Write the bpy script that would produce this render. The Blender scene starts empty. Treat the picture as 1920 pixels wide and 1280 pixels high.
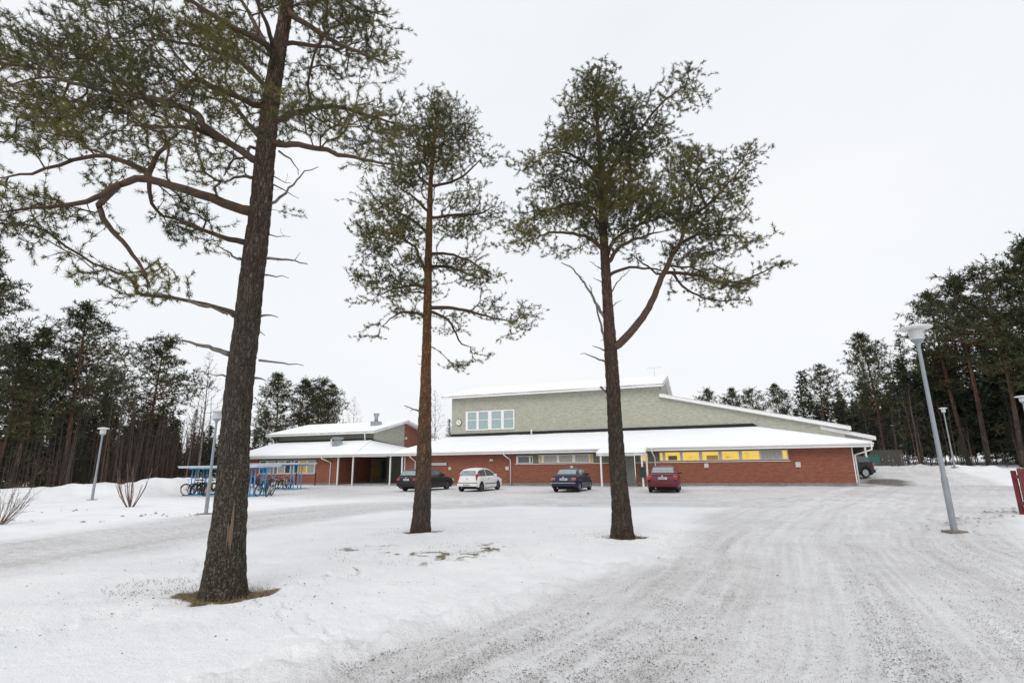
import bpy, bmesh, math, random
import numpy as np
from mathutils import Vector, Matrix, noise as mnoise

R = math.radians
SC = bpy.context.scene
COL = SC.collection
rng = np.random.default_rng(11)
random.seed(11)

# ------------------------------------------------------------------ camera
cam_d = bpy.data.cameras.new('camera')
cam = bpy.data.objects.new('camera', cam_d)
COL.objects.link(cam)
SC.camera = cam
cam_d.sensor_width = 36.0
cam_d.lens = 978.0 / 1920.0 * 36.0
cam_d.clip_start = 0.05
cam_d.clip_end = 3000.0
_p, _r = math.atan(228.5 / 978.0), R(0.75)
_fw = Vector((0, math.cos(_p), math.sin(_p)))
_up0 = Vector((0, -math.sin(_p), math.cos(_p)))
_rt = Vector((1, 0, 0)) * math.cos(_r) - _up0 * math.sin(_r)
_up = _up0 * math.cos(_r) + Vector((1, 0, 0)) * math.sin(_r)
cam.matrix_world = Matrix(((_rt.x, _up.x, -_fw.x, 0), (_rt.y, _up.y, -_fw.y, 0), (_rt.z, _up.z, -_fw.z, 1.75), (0, 0, 0, 1)))

# ------------------------------------------------------------------ sky, sun, exposure
SUN_EL, SUN_AZ = R(38), R(200)          # azimuth measured clockwise from +Y: low winter sun behind the camera, veiled
world = bpy.data.worlds.new('World')
SC.world = world
world.use_nodes = True
wn, wl = world.node_tree.nodes, world.node_tree.links
wn.clear()
w_out = wn.new('ShaderNodeOutputWorld')
w_bg = wn.new('ShaderNodeBackground')
w_sky = wn.new('ShaderNodeTexSky')
w_sky.sky_type = 'NISHITA'
w_sky.sun_disc = False
w_sky.sun_elevation = SUN_EL
w_sky.sun_rotation = SUN_AZ
w_sky.dust_density = 4.0
w_mix = wn.new('ShaderNodeMix'); w_mix.data_type = 'RGBA'
w_mix.inputs[0].default_value = 0.94   # closed cloud deck
w_tc = wn.new('ShaderNodeTexCoord')
w_map = wn.new('ShaderNodeMapping'); w_map.inputs['Scale'].default_value = (1.2, 1.2, 3.0)
w_noi = wn.new('ShaderNodeTexNoise'); w_noi.inputs['Scale'].default_value = 1.3; w_noi.inputs['Detail'].default_value = 3
w_rmp = wn.new('ShaderNodeValToRGB')
w_rmp.color_ramp.elements[0].position = 0.3; w_rmp.color_ramp.elements[0].color = (9.15, 9.45, 9.9, 1)
w_rmp.color_ramp.elements[1].position = 0.72; w_rmp.color_ramp.elements[1].color = (9.95, 10.05, 10.2, 1)
wl.new(w_tc.outputs['Generated'], w_map.inputs['Vector']); wl.new(w_map.outputs['Vector'], w_noi.inputs['Vector'])
wl.new(w_noi.outputs['Fac'], w_rmp.inputs['Fac'])
wl.new(w_sky.outputs['Color'], w_mix.inputs[6]); wl.new(w_rmp.outputs['Color'], w_mix.inputs[7])
wl.new(w_mix.outputs[2], w_bg.inputs['Color'])
w_bg.inputs['Strength'].default_value = 0.1
wl.new(w_bg.outputs['Background'], w_out.inputs['Surface'])

sun_d = bpy.data.lights.new('sun', 'SUN'); sun_d.energy = 1.0; sun_d.angle = R(40); sun_d.color = (1.0, 0.96, 0.9)
sun = bpy.data.objects.new('sun', sun_d); COL.objects.link(sun)
_sd = Vector((math.sin(SUN_AZ) * math.cos(SUN_EL), math.cos(SUN_AZ) * math.cos(SUN_EL), math.sin(SUN_EL)))
sun.rotation_euler = _sd.to_track_quat('Z', 'Y').to_euler()

SC.render.engine = 'CYCLES'
SC.view_settings.view_transform = 'Standard'
SC.view_settings.look = 'None'
SC.view_settings.exposure = 0.0
SC.view_settings.gamma = 1.0
SC.view_settings.use_curve_mapping = False
SC.cycles.max_bounces = 6
SC.cycles.diffuse_bounces = 3
SC.cycles.glossy_bounces = 3
SC.cycles.transmission_bounces = 4
SC.cycles.use_denoising = True

# ------------------------------------------------------------------ helpers: materials
MATS = {}
def mat(name, color, rough=0.7, metal=0.0, var=0.0, scale=8.0, bump=0.0, bscale=60.0, spec=0.5, color2=None, stretch=(1, 1, 1), emit=None, coat=0.0):
    if name in MATS: return MATS[name]
    m = bpy.data.materials.new(name); m.use_nodes = True
    nt = m.node_tree; b = nt.nodes['Principled BSDF']
    b.inputs['Roughness'].default_value = rough; b.inputs['Metallic'].default_value = metal
    b.inputs['Specular IOR Level'].default_value = spec
    if coat: b.inputs['Coat Weight'].default_value = coat; b.inputs['Coat Roughness'].default_value = 0.08
    b.inputs['Base Color'].default_value = (*color, 1)
    if var or color2 or bump:
        tc = nt.nodes.new('ShaderNodeTexCoord'); mp = nt.nodes.new('ShaderNodeMapping'); mp.inputs['Scale'].default_value = stretch
        nt.links.new(tc.outputs['Object'], mp.inputs['Vector'])
    if var or color2:
        n = nt.nodes.new('ShaderNodeTexNoise'); n.inputs['Scale'].default_value = scale; n.inputs['Detail'].default_value = 6; n.inputs['Roughness'].default_value = 0.65
        nt.links.new(mp.outputs['Vector'], n.inputs['Vector'])
        r = nt.nodes.new('ShaderNodeValToRGB'); r.color_ramp.elements[0].position = 0.3; r.color_ramp.elements[1].position = 0.7
        c2 = color2 or tuple(min(1, c * (1 + var)) for c in color)
        c1 = color if color2 else tuple(c * (1 - var) for c in color)
        r.color_ramp.elements[0].color = (*c1, 1); r.color_ramp.elements[1].color = (*c2, 1)
        nt.links.new(n.outputs['Fac'], r.inputs['Fac']); nt.links.new(r.outputs['Color'], b.inputs['Base Color'])
    if bump:
        n2 = nt.nodes.new('ShaderNodeTexNoise'); n2.inputs['Scale'].default_value = bscale; n2.inputs['Detail'].default_value = 5
        nt.links.new(mp.outputs['Vector'], n2.inputs['Vector'])
        bp = nt.nodes.new('ShaderNodeBump'); bp.inputs['Strength'].default_value = bump; bp.inputs['Distance'].default_value = 0.02
        nt.links.new(n2.outputs['Fac'], bp.inputs['Height']); nt.links.new(bp.outputs['Normal'], b.inputs['Normal'])
    if emit:
        b.inputs['Emission Color'].default_value = (*emit[:3], 1); b.inputs['Emission Strength'].default_value = emit[3]
    MATS[name] = m
    return m

def N(nt, t, **kw):
    n = nt.nodes.new(t)
    for k, v in kw.items(): setattr(n, k, v)
    return n

def brick_mat(name, axis, c1, c2, mortar, bw, rh, ms, bump=0.4, streak=0.25, rough=0.85):
    """courses laid in local metres: axis 0 = wall along x, 1 = wall along y"""
    m = bpy.data.materials.new(name); m.use_nodes = True
    nt = m.node_tree; b = nt.nodes['Principled BSDF']; b.inputs['Roughness'].default_value = rough
    tc = N(nt, 'ShaderNodeTexCoord'); sp = N(nt, 'ShaderNodeSeparateXYZ'); cb = N(nt, 'ShaderNodeCombineXYZ')
    nt.links.new(tc.outputs['Object'], sp.inputs[0])
    nt.links.new(sp.outputs[axis], cb.inputs[0]); nt.links.new(sp.outputs[2], cb.inputs[1])
    br = N(nt, 'ShaderNodeTexBrick'); br.inputs['Scale'].default_value = 1.0
    br.inputs['Color1'].default_value = (*c1, 1); br.inputs['Color2'].default_value = (*c2, 1); br.inputs['Mortar'].default_value = (*mortar, 1)
    br.inputs['Brick Width'].default_value = bw; br.inputs['Row Height'].default_value = rh; br.inputs['Mortar Size'].default_value = ms
    br.inputs['Mortar Smooth'].default_value = 0.3; br.inputs['Bias'].default_value = -0.1
    nt.links.new(cb.outputs[0], br.inputs['Vector'])
    mp = N(nt, 'ShaderNodeMapping'); mp.inputs['Scale'].default_value = (1.6, 6.0, 1)
    nt.links.new(cb.outputs[0], mp.inputs['Vector'])
    no = N(nt, 'ShaderNodeTexNoise'); no.inputs['Scale'].default_value = 1.6; no.inputs['Detail'].default_value = 8; no.inputs['Roughness'].default_value = 0.7
    nt.links.new(mp.outputs[0], no.inputs['Vector'])
    rm = N(nt, 'ShaderNodeMapRange'); rm.inputs['From Min'].default_value = 0.3; rm.inputs['From Max'].default_value = 0.7
    rm.inputs['To Min'].default_value = 1 - streak; rm.inputs['To Max'].default_value = 1 + streak
    nt.links.new(no.outputs['Fac'], rm.inputs['Value'])
    mx = N(nt, 'ShaderNodeMix', data_type='RGBA', blend_type='MULTIPLY'); mx.inputs[0].default_value = 1
    nt.links.new(br.outputs['Color'], mx.inputs[6]); nt.links.new(rm.outputs['Result'], mx.inputs[7])
    nt.links.new(mx.outputs[2], b.inputs['Base Color'])
    bp = N(nt, 'ShaderNodeBump'); bp.inputs['Strength'].default_value = bump; bp.inputs['Distance'].default_value = 0.012; bp.invert = True
    nt.links.new(br.outputs['Fac'], bp.inputs['Height']); nt.links.new(bp.outputs['Normal'], b.inputs['Normal'])
    MATS[name] = m
    return m

# ------------------------------------------------------------------ helpers: meshes and objects
class MB:
    """collects shapes; build() links them as ONE mesh object"""
    def __init__(s): s.v = []; s.f = []; s.n = 0
    def add(s, v, f):
        s.f += [tuple(i + s.n for i in q) for q in f]; s.v += [tuple(map(float, p)) for p in v]; s.n = len(s.v)
    def box(s, x0, x1, y0, y1, z0, z1):
        v = [(x0, y0, z0), (x1, y0, z0), (x1, y1, z0), (x0, y1, z0), (x0, y0, z1), (x1, y0, z1), (x1, y1, z1), (x0, y1, z1)]
        s.add(v, [(0, 3, 2, 1), (4, 5, 6, 7), (0, 1, 5, 4), (1, 2, 6, 5), (2, 3, 7, 6), (3, 0, 4, 7)]); return s
    def obox(s, p, q, w, h, up=(0, 0, 1)):
        """bar from p to q, w wide across, h along up"""
        p, q, up = Vector(p), Vector(q), Vector(up); d = (q - p).normalized(); a = d.cross(up).normalized(); u = a.cross(d)
        v = [e + a * (i * w / 2) + u * (j * h / 2) for e in (p, q) for i, j in ((-1, -1), (1, -1), (1, 1), (-1, 1))]
        s.add(v, [(0, 3, 2, 1)[::-1], (4, 5, 6, 7)[::-1], (0, 1, 5, 4)[::-1], (1, 2, 6, 5)[::-1], (2, 3, 7, 6)[::-1], (3, 0, 4, 7)[::-1]]); return s
    def slab(s, poly, th):
        """polygon (3-D points, counter-clockwise from above) thickened downward by th"""
        n = len(poly); v = list(poly) + [(p[0], p[1], p[2] - th) for p in poly]
        s.add(v, [tuple(range(n)), tuple(range(2 * n - 1, n - 1, -1))] + [(i, i + n, (i + 1) % n + n, (i + 1) % n) for i in range(n)]); return s
    def wall(s, poly, off):
        """polygon thickened by the vector off"""
        n = len(poly); o = Vector(off); v = [Vector(p) for p in poly] + [Vector(p) + o for p in poly]
        s.add(v, [tuple(range(n))[::-1], tuple(range(n, 2 * n))] + [(i, (i + 1) % n, (i + 1) % n + n, i + n) for i in range(n)]); return s
    def tube(s, pts, rad, sides=8, cap=True):
        pts = [Vector(p) for p in pts]; n = len(pts)
        if not hasattr(rad, '__len__'): rad = [rad] * n
        d0 = (pts[1] - pts[0]).normalized(); a = d0.cross(Vector((0.31, 0.17, 0.93)))
        if a.length < 1e-3: a = d0.cross(Vector((1, 0, 0)))
        a.normalize(); v = []
        for i in range(n):
            d = (pts[min(i + 1, n - 1)] - pts[max(i - 1, 0)]).normalized(); a = (a - d * a.dot(d)).normalized(); b = d.cross(a)
            for k in range(sides):
                t = 2 * math.pi * k / sides; v.append(pts[i] + (a * math.cos(t) + b * math.sin(t)) * rad[i])
        f = [(i * sides + k, i * sides + (k + 1) % sides, (i + 1) * sides + (k + 1) % sides, (i + 1) * sides + k) for i in range(n - 1) for k in range(sides)]
        if cap: f += [tuple(range(sides))[::-1], tuple(range((n - 1) * sides, n * sides))]
        s.add(v, f); return s
    def lathe(s, prof, c=(0, 0, 0), sides=24):
        """profile of (r, z) turned round the z axis at c"""
        v = []; n = len(prof)
        for r, z in prof:
            for k in range(sides):
                t = 2 * math.pi * k / sides; v.append((c[0] + r * math.cos(t), c[1] + r * math.sin(t), c[2] + z))
        f = [(i * sides + k, i * sides + (k + 1) % sides, (i + 1) * sides + (k + 1) % sides, (i + 1) * sides + k) for i in range(n - 1) for k in range(sides)]
        f += [tuple(range(sides))[::-1], tuple(range((n - 1) * sides, n * sides))]
        s.add(v, f); return s
    def disc(s, c, r, axis, th, sides=24):
        """flat cylinder centred at c, along axis, th thick"""
        a = Vector(axis).normalized() * th / 2; c = Vector(c); return s.tube([c - a, c + a], r, sides)
    def mesh(s, name, m, smooth=False):
        me = bpy.data.meshes.new(name); me.from_pydata(s.v, [], s.f); me.materials.append(m)
        bm = bmesh.new(); bm.from_mesh(me); bmesh.ops.recalc_face_normals(bm, faces=bm.faces); bm.to_mesh(me); bm.free()
        if smooth: me.shade_smooth()
        return me
    def build(s, name, m, parent=None, smooth=False, bevel=0.0):
        o = bpy.data.objects.new(name, s.mesh(name, m, smooth)); COL.objects.link(o)
        if parent: o.parent = parent
        if bevel:
            b = o.modifiers.new('bevel', 'BEVEL'); b.width = bevel; b.segments = 2; b.limit_method = 'ANGLE'
        return o

def np_mesh(name, v, f, m, smooth=False, attrs=None):
    """fast mesh from numpy: f is (n,3) or (n,4)"""
    me = bpy.data.meshes.new(name); k = f.shape[1]
    me.vertices.add(len(v)); me.vertices.foreach_set('co', np.ascontiguousarray(v, np.float32).ravel())
    me.loops.add(len(f) * k); me.loops.foreach_set('vertex_index', np.ascontiguousarray(f, np.int32).ravel())
    me.polygons.add(len(f)); me.polygons.foreach_set('loop_start', np.arange(0, len(f) * k, k, dtype=np.int32))
    if smooth: me.polygons.foreach_set('use_smooth', np.ones(len(f), bool))
    for an, av in (attrs or {}).items():
        a = me.attributes.new(an, 'FLOAT', 'POINT'); a.data.foreach_set('value', np.ascontiguousarray(av, np.float32))
    me.materials.append(m); me.update(calc_edges=True); me.validate()
    return me
def link(name, me, parent=None):
    o = bpy.data.objects.new(name, me); COL.objects.link(o); o.parent = parent; return o
def empty(name, loc=(0, 0, 0), rz=0.0):
    o = bpy.data.objects.new(name, None); COL.objects.link(o); o.location = loc; o.rotation_euler = (0, 0, rz); o.empty_display_size = 0.2; return o
def tag(o, label=None, cat=None, group=None, kind=None):
    if label: o['label'] = label
    if cat: o['category'] = cat
    if group: o['group'] = group
    if kind: o['kind'] = kind
    return o
def copy_tree(o, parent=None):
    c = o.copy(); COL.objects.link(c); c.parent = parent
    for ch in o.children: copy_tree(ch, c)
    return c
def sstep(a, b, x):
    t = np.clip((np.asarray(x, float) - a) / (b - a), 0, 1); return t * t * (3 - 2 * t)

# building frame: origin at the front corner by the road, x along the front, y into the depth
BO, BA = (22.95, 36.18), R(-20)
def bw(s, t, z=0.0):
    c, d = math.cos(BA), math.sin(BA); return (BO[0] + s * c - t * d, BO[1] + s * d + t * c, z)
# ------------------------------------------------------------------ ground
def vnoise(x, y, seed=0):
    """value noise, vectorised"""
    xi, yi = np.floor(x).astype(np.int64), np.floor(y).astype(np.int64); fx, fy = x - xi, y - yi
    fx, fy = fx * fx * (3 - 2 * fx), fy * fy * (3 - 2 * fy)
    def h(i, j):
        n = (i * 374761393 + j * 668265263 + seed * 974711) & 0x7fffffff
        n = ((n ^ (n >> 13)) * 1274126177) & 0x7fffffff
        return ((n ^ (n >> 16)) & 0xffff) / 65535.0
    return (h(xi, yi) * (1 - fx) + h(xi + 1, yi) * fx) * (1 - fy) + (h(xi, yi + 1) * (1 - fx) + h(xi + 1, yi + 1) * fx) * fy
def fbm(x, y, s, o=4, seed=0):
    r = 0; a = 0.5
    for i in range(o): r = r + a * vnoise(x * s, y * s, seed + i); s *= 2.1; a *= 0.5
    return r / (1 - 0.5 ** o)
def poly_dist(x, y, pts):
    """distance, signed side offset and value along a polyline pts of (x, y[, w...])"""
    bd = np.full(x.shape, 1e9); off = np.zeros(x.shape); val = np.zeros(x.shape)
    for a, b in zip(pts[:-1], pts[1:]):
        dx, dy = b[0] - a[0], b[1] - a[1]; L = math.hypot(dx, dy)
        t = np.clip(((x - a[0]) * dx + (y - a[1]) * dy) / (L * L), 0, 1)
        px, py = x - a[0] - t * dx, y - a[1] - t * dy; d = np.hypot(px, py); m = d < bd
        bd = np.where(m, d, bd); off = np.where(m, (px * dy - py * dx) / L, off)
        if len(a) > 2: val = np.where(m, a[2] + t * (b[2] - a[2]), val)
    return bd, off, val
BANK_L = [(-60, 18, .4), (-45, 24, .45), (-36, 28.5, .45), (-29, 32.5, .6), (-25.5, 37, .95), (-24, 42, .85), (-27, 49, .6), (-34, 60, .4)]
BANK_R = [(33, 50.5, .2), (36, 47, .6), (40, 43.5, .35), (44, 39.5, .6), (47, 33, .7), (50, 26, .6), (54, 15, .5)]
EDGE_R = [(9.9, 12.6, .10), (12.2, 14.9, .16), (14.9, 16.9, .2), (19.5, 20.6, .3), (27, 25, .45), (40, 30, .6)]
ROAD1 = [(-8, -9), (-1, -1.2), (1.7, 2.4), (3.5, 4.9), (5.2, 8.0), (7.2, 12.0), (11.6, 18.4), (19, 27), (27, 36), (36, 52), (44, 70)]
ROAD2 = [(-16, 4), (-11.5, 9.5), (-10.4, 13), (-9.6, 18.5), (-6.5, 24), (0, 26), (8, 24), (15, 23)]
def ground_z(x, y):
    x = np.asarray(x, float); y = np.asarray(y, float)
    z = 1.1 * (1 - np.exp(-np.maximum(y - 33, 0) / 14)) * sstep(21.5, 30, x)
    d, o, h = poly_dist(x, y, BANK_L); n = fbm(x, y, .55, 4, 3)
    z = z + h * np.exp(-(d / (1.5 + 1.2 * n)) ** 2) * (.55 + .9 * n)
    far = sstep(0.5, 7, -o) * (x < -18)          # beyond the bank the wood floor drops away
    z = z - .7 * far * sstep(0, 3, d)
    z = z + .08 * np.exp(-(d / 5.0) ** 2)
    d, o, h = poly_dist(x, y, BANK_R); z = z + h * np.exp(-(d / (1.0 + 1.5 * n)) ** 2) * (.25 + 1.5 * fbm(x, y, 1.1, 4, 13))
    d, o, h = poly_dist(x, y, EDGE_R); z = z + h * (sstep(-.2, 1.6, o) * .9 + .5 * np.exp(-(d / .5) ** 2) * n)
    for cx, cy, q in ((-4.15, 8.04, 1.0), (-2.48, 14.6, .7), (2.57, 13.19, .75)):     # melt hollows round the trunks
        e = np.hypot(x - cx, y - cy) / q; z = z - .06 * q * np.exp(-(e / .6) ** 2) + .035 * q * np.exp(-((e - .95) / .22) ** 2) * (.4 + 1.2 * fbm(x, y, 2.2, 3, 15))
    isl = np.exp(-(((x + .6) / 5.5) ** 2 + ((y - 10.8) / 4.2) ** 2) ** 2)
    z = z + (fbm(x, y, .5, 4, 9) - .5) * .07 * (isl + .25) + .02 * isl
    return z
def make_ground():
    ang = np.concatenate([np.arange(-58, 58, .20), np.arange(58, 302, 4.0)]); ang = np.radians(ang)
    r = [0.0, .5, 1.0]; q = 1.4
    while q < 95: r.append(q); q *= 1.0145
    while q < 900: r.append(q); q *= 1.12
    r.append(1500)
    r = np.array(r); A, RR = np.meshgrid(ang, r); x = np.sin(A) * RR; y = np.cos(A) * RR
    z = ground_z(x, y)
    d1, o1, _ = poly_dist(x, y, ROAD1); d2, o2, _ = poly_dist(x, y, ROAD2)
    wob = (fbm(x, y, .35, 3, 21) - .5) * 2.2
    half1 = 3.2 + 1.3 * sstep(11, 4.5, y) + 1.0 * sstep(13, 19, y)
    m1 = 1 - sstep(-.6, .8, d1 + wob * .35 - half1); m2 = (1 - sstep(-1.0, 1.0, d2 + wob * .5 - 2.9)) * 1.05
    s, t = (x - BO[0]) * math.cos(BA) + (y - BO[1]) * math.sin(BA), -(x - BO[0]) * math.sin(BA) + (y - BO[1]) * math.cos(BA)
    lot = sstep(-22, -13, t + wob) * (1 - sstep(-.3, .3, t)) * sstep(-48, -40, s) * .7 * (.55 + .9 * fbm(x, y, .3, 3, 5))
    fr = sstep(3.6, 4.6, d1 + wob * .5) 
    # wheel ruts follow the roads
    def ruts(o, s1): return .22 * (vnoise(o * 2.1 + .6 * wob, y * .10 + s1, 31) - .5) + .36 * (vnoise(o * 7.5 + 1.2 * wob, y * .22 + x * .05 + s1, 32) - .5) + .40 * (vnoise(o * 19 + wob, y * .45 + x * .2 + s1, 33) - .5) + .3 * (vnoise(o * 41 + wob, y * .9 + x * .4 + s1, 34) - .5)
    patch = fbm(x, y, .8, 4, 41) - .5
    ru = ruts(o1, 0) * m1 + ruts(o2, 9) * m2 + .9 * ruts(t + .35 * s, 3) * np.clip(lot, 0, 1)
    dirt = np.clip(np.maximum(np.maximum(m1, m2) * (.60 + .35 * patch), lot) + ru * .6, 0, 1)
    dirt = np.maximum(dirt, .16 * sstep(.5, .75, fbm(x, y, .9, 4, 51)) * (y < 30))
    # bare wet strip along the eaves drip line
    strip = np.exp(-((t + .35) / .42) ** 2) * ((s > -34) & (s < 2.5)) * (.45 + .9 * (fbm(x, y, 1.3, 3, 61) - .25))
    strip = np.maximum(strip, np.exp(-(((s - 2.2) / 1.6) ** 2 + ((t - 2.5) / 4.0) ** 2)) * (.5 + .6 * fbm(x, y, 1.1, 3, 62)))
    strip = np.maximum(strip, ((s > -41.8) & (s < -34.4) & (t > -.7) & (t < 9)) * .85)
    strip = np.maximum(strip, .8 * np.exp(-((s + 15.2) / 1.7) ** 4 - ((t + .9) / .9) ** 4))
    # needle litter and dead grass under the pines
    lit = np.zeros_like(x)
    for cx, cy, rr in ((-4.15, 7.98, .62), (-2.48, 14.55, .42), (2.57, 13.15, .44)):
        dd = np.hypot((x - cx - .05) / 1.15, (y - cy) / .85); lit = np.maximum(lit, 1 - sstep(rr * .75, rr * 1.15, dd + (fbm(x, y, 2.6, 4, 71) - .5) * 1.1 * rr))
    arc = fbm(x * .8 - y * .35, y * 1.7 + x * .3, 1.1, 4, 81)
    zone = np.exp(-(((x + 1.9) / 2.9) ** 2 + ((y - 11.3) / 1.5) ** 2)) + .9 * np.exp(-(((x + 5.2) / 1.2) ** 2 + ((y - 8.5) / .6) ** 2)) + .5 * np.exp(-(((x + 2.9) / 1.2) ** 2 + ((y - 9.6) / .8) ** 2))
    lit = np.maximum(lit, .78 * sstep(.50, .63, arc + .12 * (zone - 1)) * np.clip(zone * 1.3, 0, 1) * sstep(.35, .6, fbm(x, y, 5, 3, 82)))
    wood = sstep(3, 9, -poly_dist(x, y, BANK_L)[1]) * (x < -18) * sstep(.42, .55, fbm(x, y, .6, 4, 91)) * .9
    lit = np.maximum(lit, wood)
    z = z - .012 * np.clip(ru, -1, 1) * 1.6 * (y < 60) - .02 * np.maximum(m1, m2) * (y < 60)
    # low crusted lip left by the plough along the road, lumpy
    lump = fbm(x, y, 3.2, 4, 101)
    z = z + .11 * np.exp(-((d1 + wob * .5 - half1 - .25) / .38) ** 2) * np.clip(lump * 2.2 - .75, 0, 1) * (y < 14) * (o1 < 0)
    z = z + .05 * np.clip(lump * 2 - .95, 0, 1) * np.exp(-(((x + .6) / 6.5) ** 2 + ((y - 9.8) / 5) ** 2) ** 2)
    # lines of footprints over the island
    fr_ = np.random.default_rng(17)
    for (ax_, ay_, bx_, by_) in ((-6.5, 5.6, .6, 12.6), (-1.4, 5.0, -6.6, 11.6), (-3.2, 12.6, 2.0, 9.6)):
        L_ = math.hypot(bx_ - ax_, by_ - ay_); ux, uy = (bx_ - ax_) / L_, (by_ - ay_) / L_
        for k in range(int(L_ / .36)):
            sd = .11 * (1 if k % 2 else -1) + fr_.normal(0, .03); cx, cy = ax_ + ux * k * .36 - uy * sd + .25 * math.sin(k * .3), ay_ + uy * k * .36 + ux * sd
            e1, e2 = (x - cx) * ux + (y - cy) * uy, -(x - cx) * uy + (y - cy) * ux; rr_ = (e1 / .15) ** 2 + (e2 / .065) ** 2; near = rr_ < 4
            z[near] += (-.055 * np.exp(-rr_[near] ** 2) + .012 * np.exp(-(rr_[near] - 1.7) ** 2 * 2))
    v = np.stack([x, y, z], -1).reshape(-1, 3); nr, na = x.shape
    i = np.arange(nr - 1)[:, None] * na + np.arange(na)[None, :]; j = np.arange(nr - 1)[:, None] * na + (np.arange(na)[None, :] + 1) % na
    f = np.stack([i, j, j + na, i + na], -1).reshape(-1, 4)[:, ::-1]
    m = bpy.data.materials.new('snow_ground'); m.use_nodes = True; nt = m.node_tree; b = nt.nodes['Principled BSDF']
    b.inputs['Roughness'].default_value = .75; b.inputs['Specular IOR Level'].default_value = .3
    geo = N(nt, 'ShaderNodeNewGeometry')
    def attr(n): a = N(nt, 'ShaderNodeAttribute', attribute_name=n); return a.outputs['Fac']
    def noise(sc, det=5, rgh=.6):
        n = N(nt, 'ShaderNodeTexNoise'); n.inputs['Scale'].default_value = sc; n.inputs['Detail'].default_value = det; n.inputs['Roughness'].default_value = rgh
        nt.links.new(geo.outputs['Position'], n.inputs['Vector']); return n.outputs['Fac']
    def mr(src, a, bb, c=0., d=1.):
        n = N(nt, 'ShaderNodeMapRange'); n.inputs[1].default_value = a; n.inputs[2].default_value = bb; n.inputs[3].default_value = c; n.inputs[4].default_value = d
        nt.links.new(src, n.inputs[0]); return n.outputs[0]
    def math_(op, a, bb):
        n = N(nt, 'ShaderNodeMath', operation=op)
        for k, q in enumerate((a, bb)):
            if isinstance(q, (int, float)): n.inputs[k].default_value = q
            else: nt.links.new(q, n.inputs[k])
        return n.outputs[0]
    def mix(fac, a, bb):
        n = N(nt, 'ShaderNodeMix', data_type='RGBA')
        if isinstance(fac, (int, float)): n.inputs[0].default_value = fac
        else: nt.links.new(fac, n.inputs[0])
        for k, q in ((6, a), (7, bb)):
            if isinstance(q, tuple): n.inputs[k].default_value = (*q, 1)
            else: nt.links.new(q, n.inputs[k])
        return n.outputs[2]
    snow = mix(mr(noise(.7), .35, .65), (.85, .865, .89), (.92, .925, .935))
    snow = mix(mr(noise(14, 4), .62, .74, 0, .35), snow, (.62, .60, .59))
    packed = mix(mr(noise(3.0, 6, .7), .35, .65), (.49, .475, .47), (.62, .61, .615))
    snow = mix(mr(noise(75, 2, .6), .66, .70, 0, .45), snow, (.36, .32, .27))
    packed = mix(mr(noise(38, 3, .7), .58, .66, 0, .8), packed, (.27, .25, .24))
    c = mix(mr(attr('dirt'), .05, .95), snow, packed)
    spk = mr(noise(62, 2, .6), .60, .64)
    c = mix(math_('MULTIPLY', spk, mr(attr('dirt'), .15, .8, .08, .75)), c, (.13, .12, .115))
    wet = mix(mr(noise(9, 5), .4, .6), (.10, .095, .09), (.24, .225, .21))
    c = mix(mr(attr('wet'), .28, .6), c, wet)
    brown = mix(mr(noise(30, 5, .7), .4, .6), (.085, .06, .03), (.25, .19, .10))
    c = mix(mr(math_('ADD', attr('litter'), math_('MULTIPLY', math_('SUBTRACT', noise(26, 4), .5), .8)), .35, .75), c, brown)
    nt.links.new(c, b.inputs['Base Color'])
    bp = N(nt, 'ShaderNodeBump'); bp.inputs['Strength'].default_value = .8; bp.inputs['Distance'].default_value = .05
    hh = math_('ADD', noise(7, 6, .65), math_('MULTIPLY', noise(40, 3), .45)); nt.links.new(hh, bp.inputs['Height']); nt.links.new(bp.outputs['Normal'], b.inputs['Normal'])
    me = np_mesh('ground', v, f, m, True, dict(dirt=dirt.ravel(), wet=strip.ravel(), litter=lit.ravel()))
    tag(link('ground', me), kind='structure')
make_ground()
def gz(x, y): return float(ground_z(np.array([x]), np.array([y]))[0])

def scatter_bits(name, label, cat, m, pts, size, flat=.6, seed=1):
    """loose grains: a small irregular octahedron each"""
    r_ = np.random.default_rng(seed); n = len(pts)
    base = np.array([(1, 0, 0), (-1, 0, 0), (0, 1, 0), (0, -1, 0), (0, 0, 1), (0, 0, -1)], float)
    v = base[None] * r_.uniform(.55, 1.2, (n, 6, 1)) * np.asarray(size).reshape(-1, 1, 1); v[..., 2] *= flat
    a = r_.uniform(0, 6.28, n); ca, sa = np.cos(a)[:, None], np.sin(a)[:, None]
    v = np.stack([v[..., 0] * ca - v[..., 1] * sa, v[..., 0] * sa + v[..., 1] * ca, v[..., 2]], -1) + pts[:, None, :]
    f = np.array([(0, 2, 4), (2, 1, 4), (1, 3, 4), (3, 0, 4)])      # grains lie half sunk in the snow
    F = (f[None] + (np.arange(n) * 6)[:, None, None]).reshape(-1, 3)
    tag(link(name, np_mesh(name, v.reshape(-1, 3), F, m)), label, cat, kind='stuff')
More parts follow.
